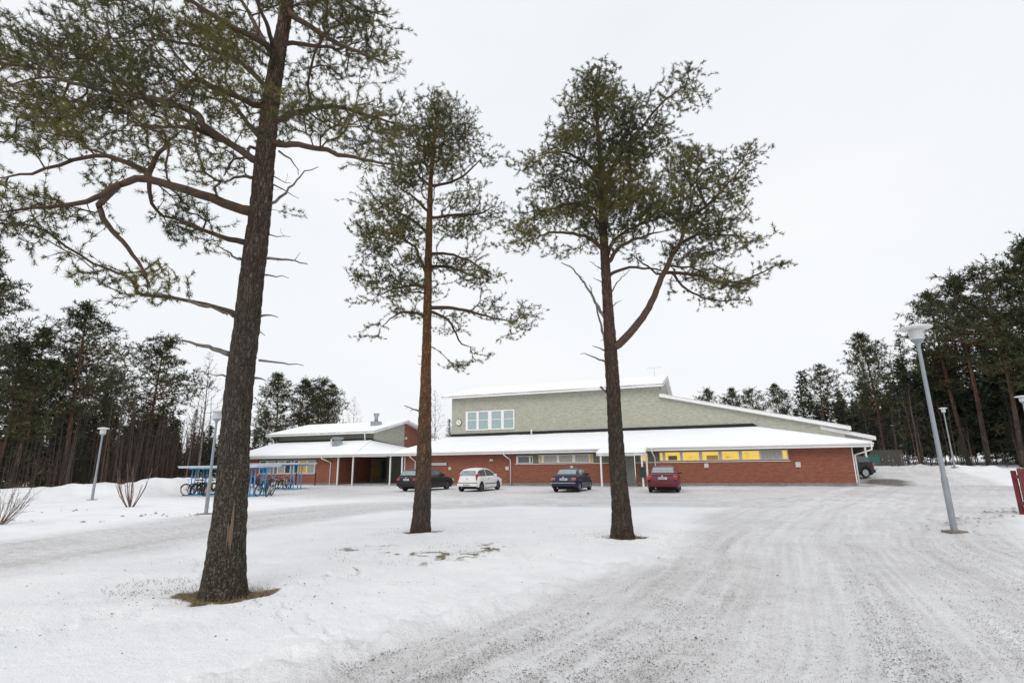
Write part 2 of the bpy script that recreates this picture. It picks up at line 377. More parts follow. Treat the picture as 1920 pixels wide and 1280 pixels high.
def road_gravel():
    n = 520000
    a = np.radians(rng.uniform(-56, 56, n)); r = 1.5 * np.exp(rng.uniform(0, 1, n) * math.log(24 / 1.5)); x, y = np.sin(a) * r, np.cos(a) * r
    d1, o1, _ = poly_dist(x, y, ROAD1); d2, _, _ = poly_dist(x, y, ROAD2); wob = (fbm(x, y, .35, 3, 21) - .5) * 2.2
    half1 = 3.2 + 1.3 * sstep(11, 4.5, y) + 1.0 * sstep(13, 19, y)
    p = np.maximum(1 - sstep(-1.2, 1.8, d1 + wob * .5 - half1), .55 * (1 - sstep(-1, 1, d2 - 1.8)))
    p = p * (.25 + 1.1 * sstep(.3, .7, vnoise(o1 * 3 + wob, y * .15, 77))) * np.clip(fbm(x, y, 1.2, 3, 78) * 1.6, 0, 1.2)
    keep = rng.uniform(0, 1, n) < np.maximum(p * .5, .025); x, y = x[keep], y[keep]
    z = ground_z(x, y) - .018
    scatter_bits('road_gravel', 'dark grit strewn over the packed snow road', 'gravel', mat('grit', (.15, .14, .13), .9, var=.5, scale=40), np.stack([x, y, z + .006], -1), rng.uniform(.0028, .0075, len(x)) * (1 + .8 * (rng.uniform(0, 1, len(x)) > .96)), .7, 5)
road_gravel()
def needle_bits():
    n = 4200; w_ = rng.integers(0, 4, n); cx = np.array([-4.15, -2.48, 2.57, -2.2])[w_]; cy = np.array([8.0, 14.6, 13.2, 9.6])[w_]; sg = np.array([1.1, 1.0, 1.0, 3.4])[w_]; x = rng.normal(cx, sg); y = rng.normal(cy, sg * .8); k = (y > 3) & (y < 16); x, y = x[k], y[k]
    scatter_bits('bark_debris', 'dark crumbs of bark and cones scattered over the snow between the pines', 'debris', mat('debris', (.07, .045, .03), .9, var=.5, scale=30), np.stack([x, y, ground_z(x, y)], -1), rng.gamma(2, .0024, len(x)) + .0025, .6, 6)
needle_bits()
def clods(pts, label, seed):
    r_ = np.random.default_rng(seed); P = []; S = []
    for (x, y, n, sp) in pts:
        for i in range(n):
            xx, yy = x + r_.normal(0, sp), y + r_.normal(0, sp * .5); P.append((xx, yy, gz(xx, yy) + .01)); S.append(r_.gamma(2, .016) + .012)
    scatter_bits('snow_clods', label, 'clods', mat('clod', (.10, .085, .075), .95, color2=(.62, .62, .64), scale=5), np.array(P), np.array(S), .7, seed)
clods([(10.3, 13.5, 6, .3), (11.6, 14.5, 18, .45), (13.2, 15.7, 20, .5), (15.1, 17.2, 26, .5), (17, 18.6, 16, .6)], 'frozen dirty clods along the snow edge behind the near lamp post', 3)
clods([(-17.5, 19.5, 10, .5), (-14.5, 18.6, 8, .5), (-14.2, 20.9, 14, .6), (-12.6, 20.6, 14, .7), (-16.8, 15.4, 8, .5), (-19.5, 23.5, 8, .8)], 'dirty snow lumps on the bank near the bare bushes', 4)
def grass_tufts():
    V = []; F = []
    r_ = np.random.default_rng(8)
    for cx, cy, r0, n in ((-4.1, 7.95, .62, 1500), (-2.48, 14.55, .42, 450), (2.57, 13.12, .45, 650), (-2.0, 11.3, 1.6, 260), (-5.3, 8.4, .7, 320), (-1.3, 11.6, .8, 160)):
        for i in range(n):
            a = r_.uniform(0, 6.28); q = r0 * math.sqrt(r_.uniform(.12, 1.1)); x, y = cx + q * math.cos(a) * 1.15, cy + q * math.sin(a) * .85
            h = r_.uniform(.015, .06); b = r_.uniform(0, 6.28); l = r_.uniform(.02, .08); z = gz(x, y) if i % 40 == 0 else z_last
            z_last = z; k = len(V); w = .004
            V += [(x - w * math.sin(b), y + w * math.cos(b), z - .005), (x + w * math.sin(b), y - w * math.cos(b), z - .005), (x + l * math.cos(b), y + l * math.sin(b), z + h)]; F.append((k, k + 1, k + 2))
    tag(link('dead_grass', np_mesh('dead_grass', np.array(V), np.array(F), mat('dead_grass', (.12, .085, .04), .9, color2=(.27, .22, .11), scale=9))), 'brown dead grass and needles ringing the pine trunks', 'grass', kind='stuff')
grass_tufts()
# ------------------------------------------------------------------ the school building
BRICK = brick_mat('brick_front', 0, (.265, .076, .042), (.195, .055, .032), (.27, .145, .105), .285, .0875, .011)
BRICK_S = brick_mat('brick_side', 1, (.265, .076, .042), (.195, .055, .032), (.27, .145, .105), .285, .0875, .011)
GREEN = brick_mat('green_front', 0, (.475, .475, .39), (.37, .37, .305), (.27, .27, .225), .285, .0875, .012, .5, .2)
GREEN_S = brick_mat('green_side', 1, (.475, .475, .39), (.37, .37, .305), (.27, .27, .225), .285, .0875, .012, .5, .2)
BOARD = mat('green_board', (.155, .165, .125), .7, var=.15, scale=3, stretch=(1, 1, 8), bump=.3, bscale=20)
WHITE = mat('white_paint', (.78, .77, .76), .55, var=.06, scale=4)
OFFW = mat('offwhite_frame', (.66, .65, .60), .5, var=.06, scale=6)
BLACKB = mat('black_felt', (.018, .018, .02), .9, var=.3, scale=9)
CONC = mat('concrete', (.23, .22, .20), .9, var=.25, scale=5, bump=.4, bscale=60)
GALV = mat('galvanised', (.42, .45, .48), .45, .75, var=.18, scale=14)
SOFFIT = mat('soffit', (.62, .61, .59), .8, var=.1, scale=3, stretch=(1, 12, 1))
SNOW = mat('roof_snow', (.84, .86, .90), .8, color2=(.91, .92, .94), scale=.9, bump=.35, bscale=5)
GLASS = mat('window_glass', (.06, .075, .08), .06, spec=.9, var=.5, scale=.8)
CURTAIN = mat('curtained_glass', (.30, .40, .41), .12, spec=.8, var=.22, scale=2.2, stretch=(7, 7, .5))
BLIND = mat('grey_blind', (.34, .33, .31), .35, spec=.6, var=.25, scale=3, stretch=(3, 3, 1))
def lit_mat():
    m = bpy.data.materials.new('lit_window'); m.use_nodes = True; nt = m.node_tree; b = nt.nodes['Principled BSDF']
    tc = N(nt, 'ShaderNodeTexCoord'); mp = N(nt, 'ShaderNodeMapping'); mp.inputs['Scale'].default_value = (1.1, 1, 2.4); n = N(nt, 'ShaderNodeTexNoise'); n.inputs['Scale'].default_value = 1.2; n.inputs['Detail'].default_value = 4
    nt.links.new(tc.outputs['Object'], mp.inputs[0]); nt.links.new(mp.outputs[0], n.inputs['Vector'])
    r = N(nt, 'ShaderNodeValToRGB'); r.color_ramp.elements[0].position = .26; r.color_ramp.elements[0].color = (.45, .24, .02, 1); r.color_ramp.elements[1].position = .40; r.color_ramp.elements[1].color = (.95, .64, .08, 1)
    e = r.color_ramp.elements.new(.72); e.color = (1.0, .72, .16, 1)
    nt.links.new(n.outputs['Fac'], r.inputs['Fac']); nt.links.new(r.outputs['Color'], b.inputs['Emission Color']); b.inputs['Emission Strength'].default_value = .75
    b.inputs['Base Color'].default_value = (.2, .13, .03, 1); b.inputs['Roughness'].default_value = .1
    return m
LIT = lit_mat()
GOLD = mat('orange_blind', (.62, .36, .05), .4, var=.2, scale=4)

bld = tag(empty('school_building', (*BO, 0), BA), 'long low red brick school building with green upper storey and snowy roofs', 'building')
def bp_(name, m, mb, parent=bld, **k): return mb.build(name, m, parent, **k)

# walls ------------------------------------------------------------
w1 = bp_('brick_wall', BRICK, MB().box(-34.8, -24.25, 0, .3, .2, 2.68))
bp_('brick_wall', BRICK, MB().box(-24.25, -16.1, 0, .3, .2, 1.67))
bp_('brick_wall', BRICK, MB().box(-14.5, -3.86, 0, .3, .2, 1.67))
bp_('brick_wall', BRICK, MB().box(-3.86, 0, 0, .3, .2, 2.68))
bp_('brick_wall', BRICK_S, MB().box(-.3, -.003, .3, 3.2, .2, 2.75))
bp_('brick_wall', BRICK_S, MB().box(-34.8, -34.5, .3, 8, .2, 2.6))
bp_('brick_wall', BRICK, MB().box(-54, -51.7, 0, .3, .2, 2.68))
bp_('brick_wall', BRICK, MB().box(-51.7, -44.6, 0, .3, .2, 1.03))
bp_('brick_wall', BRICK, MB().box(-44.6, -42.0, 0, .3, .2, 2.68))
bp_('brick_wall', BRICK_S, MB().box(-42.3, -42.0, .3, 8.0, .2, 2.6))
bp_('brick_wall', BRICK_S, MB().box(-54, -53.7, .3, 14, .2, 2.7))
bp_('plinth', CONC, MB().box(-34.78, -16.1, .015, .28, -.6, .2).box(-14.5, -.02, .015, .28, -.6, .2).box(-.28, -.02, .28, 3.2, -.6, .2))
bp_('plinth', CONC, MB().box(-53.98, -42.02, .015, .28, -.6, .2).box(-42.28, -42.02, .28, 8, -.6, .2))
bp_('brick_wall', BRICK, MB().box(-6.3, -.31, 2.9, 3.2, -.3, 2.75)); bp_('brick_wall', BRICK_S, MB().box(-6.3, -6.0, 3.2, 20, -.3, 3.3))
bp_('siding', BOARD, MB().box(-24.25, -16.1, .05, .28, 1.70, 2.68).box(-14.5, -3.86, .05, .28, 1.70, 2.68), )
bp_('siding', BOARD, MB().box(-51.7, -44.6, .05, .28, 1.06, 2.68))
bp_('sill', WHITE, MB().box(-24.28, -16.1, -.06, .06, 1.665, 1.71), bevel=.008)
bp_('sill', WHITE, MB().box(-14.5, -3.83, -.06, .06, 1.665, 1.71), bevel=.008)
bp_('sill', WHITE, MB().box(-51.75, -44.55, -.06, .06, 1.02, 1.07), bevel=.008)
# recess between the wing and the hall
bp_('recess_wall', mat('recess_board', (.40, .41, .36), .7, var=.1), MB().box(-42, -34.8, 8.0, 8.2, 0, 3.2))
bp_('paving', mat('snowy_paving', (.34, .33, .32), .9, color2=(.6, .6, .61), scale=.9), MB().box(-41.98, -34.82, -.2, 7.98, -.3, .05))
# upper storey of the hall
bp_('green_wall', GREEN, MB().wall([(-33.2, 6, 4.2), (-12.75, 6, 4.2), (-12.75, 6, 8.3), (-33.2, 6, 8.3)], (0, .3, 0)))
bp_('green_wall', GREEN, MB().wall([(-12.747, 6.004, 4.2), (1.0, 6.004, 3.0), (1.0, 6.004, 4.2), (-12.747, 6.004, 7.45)], (0, .29, 0)))
bp_('green_wall', GREEN_S, MB().wall([(-12.752, 6.3, 6.0), (-12.752, 22, 6.0), (-12.752, 22, 8.35), (-12.752, 13.8, 10.15), (-12.752, 6.3, 8.4)], (-.3, 0, 0)))
bp_('green_wall', GREEN_S, MB().wall([(-33.2, 6.3, 3.5), (-33.2, 22, 3.5), (-33.2, 22, 8.35), (-33.2, 13.8, 10.15), (-33.2, 6.3, 8.4)], (.3, 0, 0)))
bp_('felt_band', BLACKB, MB().wall([(-33.35, 5.955, 4.2), (-6.0, 5.955, 4.2), (-4.6, 5.955, 4.2), (-5.5, 5.955, 4.74), (-33.35, 5.955, 4.68)], (0, .04, 0)))
# upper storey of the wing
bp_('green_wall', BOARD, MB().wall([(-53.2, 4, 4.0), (-41.2, 4, 4.0), (-41.2, 4, 5.0), (-53.2, 4, 5.0)], (0, .3, 0)))  # shade on this front is put into the colour: darker board green
bp_('green_wall', GREEN_S, MB().wall([(-41.203, 4.3, 3.2), (-41.203, 10.15, 3.2), (-41.203, 10.15, 6.4), (-41.203, 10.0, 6.42), (-41.203, 4.3, 5.05)], (-.3, 0, 0)))
bp_('brick_wall', BRICK_S, MB().wall([(-41.19, 10.15, 3.0), (-41.19, 16, 3.0), (-41.19, 16, 4.98), (-41.19, 10.15, 6.4)], (-.3, 0, 0)))
bp_('felt_band', BLACKB, MB().wall([(-53.3, 3.955, 4.1), (-41.1, 3.955, 4.1), (-41.1, 3.955, 4.45), (-53.3, 3.955, 4.45)], (0, .04, 0)))
bp_('felt_band', BLACKB, MB().wall([(-41.16, 4, 4.15), (-41.16, 10.9, 3.5), (-41.16, 10.9, 3.62), (-41.16, 4, 4.33)], (-.03, 0, 0)))

# roofs: a white edged slab, the snow lying on it a sub-part ---------
def snow_sheet(poly, th, n=(40, 10), inset=.04, seed=0, rag=0.0, rag_edge=2):
    """snow on a roof quad a,b,c,d (a-b the eave): uneven skin with rounded rim; rag eats the edge c-d back"""
    a, b, c, d = [np.array(p, float) for p in poly]; nx, ny = n
    U = np.linspace(0, 1, nx + 1); W = np.linspace(0, 1, ny + 1); r_ = np.random.default_rng(seed)
    k = np.cumsum(r_.normal(0, 1, nx + 1)); k = (k - k.min()) / (np.ptp(k) + 1e-6); k = np.clip(k * 1.6 - .5, 0, 1)
    top = []; 
    for j, w in enumerate(W):
        row = []
        for i, u in enumerate(U):
            wl_ = w * (1 - rag * k[i]); p = (a * (1 - u) + b * u) * (1 - wl_) + (d * (1 - u) + c * u) * wl_
            e = min(i, nx - i, j * 1.5, ny - j); q = th * (.35 + .65 * min(1, e / 1.2)) * (1 + .25 * mnoise.noise(Vector((p[0] * .6, p[1] * .9, seed))))
            row.append((p[0], p[1], p[2] + q))
        top.append(row)
    v = [p for row in top for p in row]; m = nx + 1
    f = [(j * m + i, j * m + i + 1, (j + 1) * m + i + 1, (j + 1) * m + i) for j in range(ny) for i in range(nx)]
    rim = list(range(m)) + [j * m + nx for j in range(1, ny + 1)] + [ny * m + i for i in range(nx - 1, -1, -1)] + [j * m for j in range(ny - 1, 0, -1)]
    off = len(v)
    for q in rim: 
        p = v[q]; t_ = (np.array(p[:2])); v.append((p[0], p[1], p[2] - th * 1.25))
    L = len(rim); f += [(rim[i], off + i, off + (i + 1) % L, rim[(i + 1) % L]) for i in range(L)]
    mb = MB(); mb.add(v, f); return mb
def roof(name, poly, th, snow=.11, seed=0, n=(60, 12), rag=0.0, fascia=WHITE, drop=0.0):
    r_ = bp_(name, fascia, snow_sheet([(p[0], p[1], p[2] - drop) for p in poly], .02, n, seed=seed) if drop else MB().slab(poly, th))
    if snow and len(poly) == 4: bp_('roof_snow', SNOW, snow_sheet(poly, snow, n, seed=seed, rag=rag), r_, smooth=True)
    elif snow:
        bp_('roof_snow', SNOW, MB().slab([(p[0], p[1], p[2] + snow) for p in poly], snow * .98), r_)
    return r_
Z0 = 2.78
roof('front_roof', [(-35.7, -.8, Z0), (1.05, -.8, Z0), (-5.5, 5.95, 4.42), (-33.3, 5.95, 4.42)], .2, .13, 1, (110, 14), .055)
roof('side_roof', [(1.052, -.78, Z0 - .002), (1.052, 5.99, Z0 - .002), (-5.3, 5.99, 4.40)], .2, .10)
roof('carport_roof', [(3.04, 6.0, 3.42), (3.04, 18, 3.42), (-.6, 18, 4.36), (-.6, 6.0, 4.36)], .27, .05, 2, (12, 10))
roof('hall_roof', [(1.4, 5.55, 4.22), (1.4, 20, 4.22), (-12.75, 20, 7.58), (-12.75, 5.55, 7.58)], .28, .06, 3, (14, 30))
roof('hall_roof', [(-34.05, 5.25, 8.42), (-12.35, 5.25, 8.42), (-12.35, 13.8, 10.35), (-34.05, 13.8, 10.35)], .26, .14, 4, (50, 10))
roof('hall_roof', [(-12.35, 22.6, 8.42), (-34.05, 22.6, 8.42), (-34.05, 13.802, 10.348), (-12.35, 13.802, 10.348)], .26, .14, 5, (30, 8))
roof('wing_front_roof', [(-54.8, -.8, Z0), (-39.6, -.8, Z0), (-41.2, 3.95, 4.22), (-53.4, 3.95, 4.22)], .2, .13, 6, (70, 12))
roof('valley_roof', [(-39.598, -.8, Z0), (-35.702, -.8, Z0), (-41.1, 11, 3.57), (-41.17, 3.95, 4.2)], .2, .12, 7, (14, 14), drop=.14)
roof('valley_roof', [(-35.7, -.8, Z0), (-33.3, 5.95, 4.42), (-33.3, 14, 4.3), (-41.1, 11, 3.57)], .2, .12, 8, (14, 14), drop=.14)
roof('wing_roof', [(-54.5, 3.3, 5.12), (-40.6, 3.3, 5.12), (-40.6, 10, 6.62), (-54.5, 10, 6.62)], .22, .13, 9, (40, 10))
roof('wing_roof', [(-40.6, 16.7, 5.12), (-54.5, 16.7, 5.12), (-54.5, 10.002, 6.618), (-40.6, 10.002, 6.618)], .22, .13, 10, (30, 8))
roof('porch_roof', [(-17.05, -2.15, 2.42), (-13.45, -2.15, 2.42), (-13.45, -.82, 2.765), (-17.05, -.82, 2.765)], .19, .14, 11, (12, 6))
bp_('soffit', SOFFIT, MB().box(-34.6, .9, -.72, -.01, 2.52, 2.57).box(-54.6, -42, -.72, -.01, 2.52, 2.57))
bp_('porch_soffit', SOFFIT, MB().box(-16.95, -13.55, -2.05, -.74, 2.20, 2.23))
bp_('fascia', WHITE, MB().box(-54.82, -17.06, -.835, -.803, 2.53, 2.80).box(-13.44, 1.08, -.835, -.803, 2.53, 2.80))
bp_('gutter', WHITE, MB().tube([(-54.8, -.90, 2.74), (-17.1, -.90, 2.74)], .065, 8).tube([(-13.4, -.90, 2.74), (1.1, -.90, 2.74)], .065, 8), smooth=True)
# ceiling of the recess, so that it stays shaded
bp_('recess_ceiling', SOFFIT, MB().box(-41.98, -34.82, -.7, 7.98, 2.62, 2.66))

# windows -----------------------------------------------------------
def window(s0, s1, z0, z1, t, panes, rail=None, fm=OFFW, fw=.05, depth=.07):
    """panes: (s0, s1, material); frame bars between them, each pane a sub-part"""
    mb = MB(); y0, y1 = t - .02, t + depth
    mb.box(s0, s1, y0, y1, z0, z0 + fw).box(s0, s1, y0, y1, z1 - fw, z1)
    edges = [s0] + [e for p in panes for e in p[:2]] + [s1]
    for k in range(0, len(edges), 2):
        if edges[k + 1] - edges[k] > .005: mb.box(edges[k], edges[k + 1], y0 + .003, y1 - .003, z0 + fw, z1 - fw)
    w_ = bp_('window', fm, mb)
    for a, b, m in panes:
        bp_('pane', m, MB().box(a, b, t + .035, t + .045, z0 + fw, z1 - fw), w_)
        if rail: bp_('glazing_bar', fm, MB().box(a, b, t - .005, t + .033, rail - .03, rail + .03), w_)
    return w_
T = .03 - .06
window(-24.18, -22.72, 1.75, 2.34, T, [(-24.0, -23.05, GLASS), (-22.92, -22.78, GLASS)])
window(-22.22, -17.72, 1.75, 2.40, T, [(-22.15, -21.97, GOLD), (-21.78, -20.7, BLIND), (-20.48, -19.42, BLIND), (-19.16, -18.08, BLIND), (-17.95, -17.76, GOLD)])
window(-12.66, -3.9, 1.77, 2.45, T, [(-12.61, -12.42, LIT), (-12.22, -11.16, LIT), (-10.97, -9.81, LIT), (-9.59, -8.47, LIT), (-8.23, -7.1, LIT), (-6.88, -5.75, LIT), (-5.61, -4.38, BLIND), (-4.25, -3.98, LIT)], fm=mat('grey_frame', (.46, .43, .42), .5, var=.06))
lw = [c for c in bld.children if c.name.startswith('window')][-1]
bp_('paper', mat('dark_poster', (.13, .11, .03), .6, var=.3), MB().box(-12.02, -11.38, -.002, .003, 1.84, 2.16), lw); bp_('paper', mat('brown_poster', (.42, .26, .06), .6, var=.2), MB().box(-9.3, -8.52, -.002, .003, 1.83, 2.14), lw)
window(-13.95, -13.5, 1.77, 2.40, T, [(-13.9, -13.55, LIT)])
window(-51.6, -49.6, 1.10, 2.31, T, [(-51.5, -50.75, GLASS), (-50.6, -49.7, BLIND)])
window(-49.3, -47.6, 1.10, 2.31, T, [(-49.2, -48.4, BLIND), (-48.3, -47.7, GLASS)])
window(-47.3, -44.7, 1.10, 2.31, T, [(-47.2, -46.75, GLASS), (-46.6, -45.75, GOLD), (-45.6, -44.8, BLIND)])
window(-31.62, -26.45, 4.98, 6.86, 5.94, [(-31.38, -30.45, CURTAIN), (-30.2, -29.2, CURTAIN), (-28.82, -27.82, CURTAIN), (-27.54, -26.56, CURTAIN)], rail=5.98, fm=WHITE, fw=.11)
# entrance under the porch
dr = bp_('door', mat('grey_green_door', (.20, .21, .18), .5, var=.08), MB().box(-15.45, -14.55, .02, .08, .12, 2.2))
bp_('handle', GALV, MB().tube([(-14.68, -.03, .95), (-14.68, -.03, 1.25)], .014, 6), dr)
bp_('door_panel', mat('grey_green_panel', (.17, .18, .15), .6, var=.1), MB().box(-16.09, -15.47, .03, .1, .12, 2.5).box(-15.46, -14.51, .03, .1, 2.21, 2.5))
bp_('doorstep', CONC, MB().box(-16.05, -14.3, -1.0, .0, -.2, .09))
# entrance of the wing, deep in the recess
gl = bp_('door', mat('dark_door_frame', (.32, .32, .28), .5), MB().box(-42.02 + .03, -41.95, 5.2, 7.8, .1, 2.4))
bp_('pane', mat('amber_door_glass', (.50, .29, .09), .12, spec=.8, var=.3, scale=3), MB().box(-41.945, -41.935, 5.4, 6.8, .35, 1.75), gl)
bp_('pane', GLASS, MB().box(-41.945, -41.935, 7.0, 7.7, .3, 2.2), gl)
window(-39.6, -36.2, .5, 2.3, 7.9, [(-39.5, -38.0, GLASS), (-37.9, -36.3, GLASS)], fm=BOARD)
# posts and pipes ---------------------------------------------------
for s, t in ((-41.7, -.45), (-40.0, -.5), (-36.0, -.5), (-34.78, -.5)): bp_('post', WHITE, MB().box(s - .06, s + .06, t - .06, t + .06, -.1, 2.55), bevel=.01)
for s, t in ((-16.75, -2.0), (-13.75, -2.0), (-13.5, -1.2)): bp_('post', WHITE, MB().box(s - .06, s + .06, t - .06, t + .06, -.1, 2.22), bevel=.01)
bp_('post', WHITE, MB().box(2.25, 2.37, 6.4, 6.52, -.1, 3.3), bevel=.01)
def downpipe(s, t0=-.9, ds=.28): bp_('downpipe', WHITE, MB().tube([(s, t0, 2.72), (s, t0, 2.45), (s + ds, -.09, 2.05), (s + ds, -.09, -.02)], .05, 8), smooth=True)
downpipe(-24.95); downpipe(-43.3, ds=.45); downpipe(-33.8, ds=.1); downpipe(-13.1, ds=.1)
bp_('downpipe', WHITE, MB().tube([(.95, -.9, 2.72), (.95, -.85, 2.35), (.12, -.05, 2.02), (.12, -.05, -.02)], .055, 8), smooth=True)
bp_('downpipe', WHITE, MB().tube([(-41.6, 3.2, 5.0), (-41.6, 3.3, 4.75), (-41.6, 3.35, 4.2)], .05, 8), smooth=True)
bp_('corner_board', WHITE, MB().box(-.03, .03, -.035, .02, .2, 2.5))
bp_('corner_board', WHITE, MB().box(-34.86, -34.76, -.04, .02, .1, 2.5))
# ventilation on the roofs
vt = bp_('roof_vent', GALV, MB().box(-44.1, -43.4, 1.5, 2.2, 3.1, 4.15).box(-44.15, -43.35, 1.45, 2.25, 4.3, 4.52)); bp_('vent_neck', GALV, MB().box(-44.0, -43.5, 1.6, 2.1, 4.1, 4.32), vt)
vt = bp_('roof_vent', GALV, MB().box(-42.9, -42.05, 6.0, 6.85, 5.5, 6.35)); bp_('vent_hood', GALV, MB().lathe([(.2, 0), (.2, .45), (.33, .8), (.33, .86), (.05, .9)], (-42.48, 6.42, 6.35), 16), vt, smooth=True)
bp_('vent_pipe', WHITE, MB().tube([(-44.55, 1.9, 3.3), (-44.55, 1.9, 4.35)], .07, 10), smooth=True)
vt = bp_('vent_pipe', WHITE, MB().tube([(-24.5, 5.2, 4.1), (-24.5, 5.2, 4.85)], .07, 10), smooth=True); bp_('flashing', GALV, MB().lathe([(.16, 0), (.08, .4)], (-24.5, 5.2, 4.2), 12), vt)
bp_('gable_lamp', OFFW, MB().box(-41.19, -41.0, 10.2, 10.4, 4.55, 4.8))
bp_('gable_camera', GALV, MB().box(-12.75, -12.55, 6.6, 7.0, 8.15, 8.3).tube([(-12.7, 6.5, 7.9), (-12.7, 6.5, 7.0)], .03, 6))

# things fixed to the building --------------------------------------
def on_wall(name, s, t, z=0.0): return empty(name, bw(s, t, z), BA)
ck = tag(on_wall('wall_clock', -32.37, 5.95, 5.82), 'round white wall clock on the green upper wall', 'clock')
MB().disc((0, -.04, 0), .31, (0, 1, 0), .08, 32).build('clock_case', mat('clock_case', (.09, .09, .085), .5), ck)
MB().disc((0, -.085, 0), .275, (0, 1, 0), .012, 32).build('clock_face', mat('clock_face', (.72, .71, .66), .5, var=.04), ck)
mb = MB(); mb.obox((0, -.097, 0), (0, -.097, .15), .03, .008, (0, 1, 0)); mb.obox((0, -.1, 0), (.17, -.1, -.12), .024, .008, (0, 1, 0)); mb.build('clock_hands', BLACKB, ck)
sg = tag(on_wall('wall_sign', -31.42, -.01, 1.78), 'long narrow pale sign in a dark frame on the brick wall', 'sign')
MB().box(-.88, .88, -.04, 0, -.14, .14).build('sign_frame', mat('sign_frame', (.05, .035, .05), .5), sg)
MB().box(-.80, .80, -.052, -.04, -.10, .10).build('sign_board', mat('sign_board', (.58, .58, .60), .4, color2=(.68, .67, .69), scale=3), sg)
mb = MB()
for i in range(13):
    a = -.62 + i * .096 + (.03 if i > 6 else 0); mb.box(a, a + .062, -.056, -.0525, -.05, .05 - .02 * (i % 3 == 1))
tag(mb.build('sign_lettering', mat('sign_ink', (.30, .31, .38), .6), sg), kind='stuff')
LAMPB = mat('lamp_box', (.55, .53, .47), .45, var=.08); DARKB = mat('box_dark', (.07, .065, .06), .6)
for s, z, wd, h, lab in ((-26.41, 2.05, .3, .2, 'small pale wall lamp high on the brick above the white hatchback'), (-30.29, 1.40, .26, .24, 'cream wall lamp just below the end of the long sign'), (-24.98, 1.37, .3, .3, 'grey wall box beside the downpipe right of the white hatchback'),
                        (-19.47, 1.36, .24, .3, 'cream wall lamp on the brick above the navy car'), (-9.37, 1.42, .3, .32, 'pale wall lamp under the lit windows beside the burgundy car'), (-3.38, 1.42, .32, .36, 'grey framed wall lamp on the brick right of the lit windows')):
    e = tag(on_wall('wall_lamp', s, 0, z), lab, 'wall lamp', 'boxes on the brick front')
    MB().box(-wd / 2, wd / 2, -.09, 0, -h / 2, h / 2).build('lamp_body', LAMPB, e, bevel=.012); MB().box(-wd / 2 - .02, wd / 2 + .02, -.03, -.002, h / 2, h / 2 + .025).build('lamp_cap', DARKB, e)
    MB().box(-.02, .02, -.02, -.002, -h / 2 - .12, -h / 2).build('lamp_cable', DARKB, e)
e = tag(on_wall('letter_box', -13.75, -2.09, 1.02), 'dark green letter box on the white porch post', 'letter box')
MB().box(-.2, .2, -.14, .0, -.35, .33).build('box_body', mat('dark_green_box', (.012, .03, .024), .4), e, bevel=.02); MB().box(-.22, .22, -.16, .01, .33, .37).build('box_lid', mat('dark_green_lid', (.01, .02, .018), .4), e); MB().box(-.13, .13, -.145, -.141, .14, .17).build('slot', BLACKB, e)
e = tag(on_wall('tv_antenna', -13.5, 11.6, 9.9), 'thin television antenna on the highest roof', 'antenna')
mb = MB().tube([(0, 0, -.1), (0, 0, 1.0)], .018, 6); mb.build('mast', GALV, e)
mb = MB().tube([(-.75, 0, 1.0), (.75, 0, 1.05)], .012, 5)
for k in range(7): mb.tube([(-.7 + k * .23, -.3 + .02 * k, 1.0), (-.7 + k * .23, .3 - .02 * k, 1.0)], .007, 4)
mb.build('elements', GALV, e)
# ------------------------------------------------------------------ cars
TYRE = mat('tyre', (.018, .018, .019), .85, var=.3, scale=20); CGLASS = mat('car_glass', (.035, .045, .05), .05, spec=1.0); RGLASS = mat('frosted_glass', (.24, .29, .31), .2, spec=.8, var=.25, scale=6)
TRIM = mat('black_trim', (.022, .022, .024), .6); CHROME = mat('chrome', (.55, .56, .58), .25, .9); PLATE = mat('plate', (.66, .67, .68), .45); PINK = mat('plate_ink', (.05, .05, .07), .6); UNDER = mat('underbody', (.012, .012, .012), .95)
LAMP_R = mat('red_lens', (.42, .018, .02), .15, spec=.8); LAMP_P = mat('pink_lens', (.46, .09, .09), .15, spec=.8); LAMP_W = mat('clear_lens', (.6, .62, .64), .1, spec=.8); BLUE_B = mat('plate_blue', (.03, .08, .3), .5)
def interp(prof, y): return float(np.interp(y, [p[0] for p in prof], [p[1] for p in prof]))
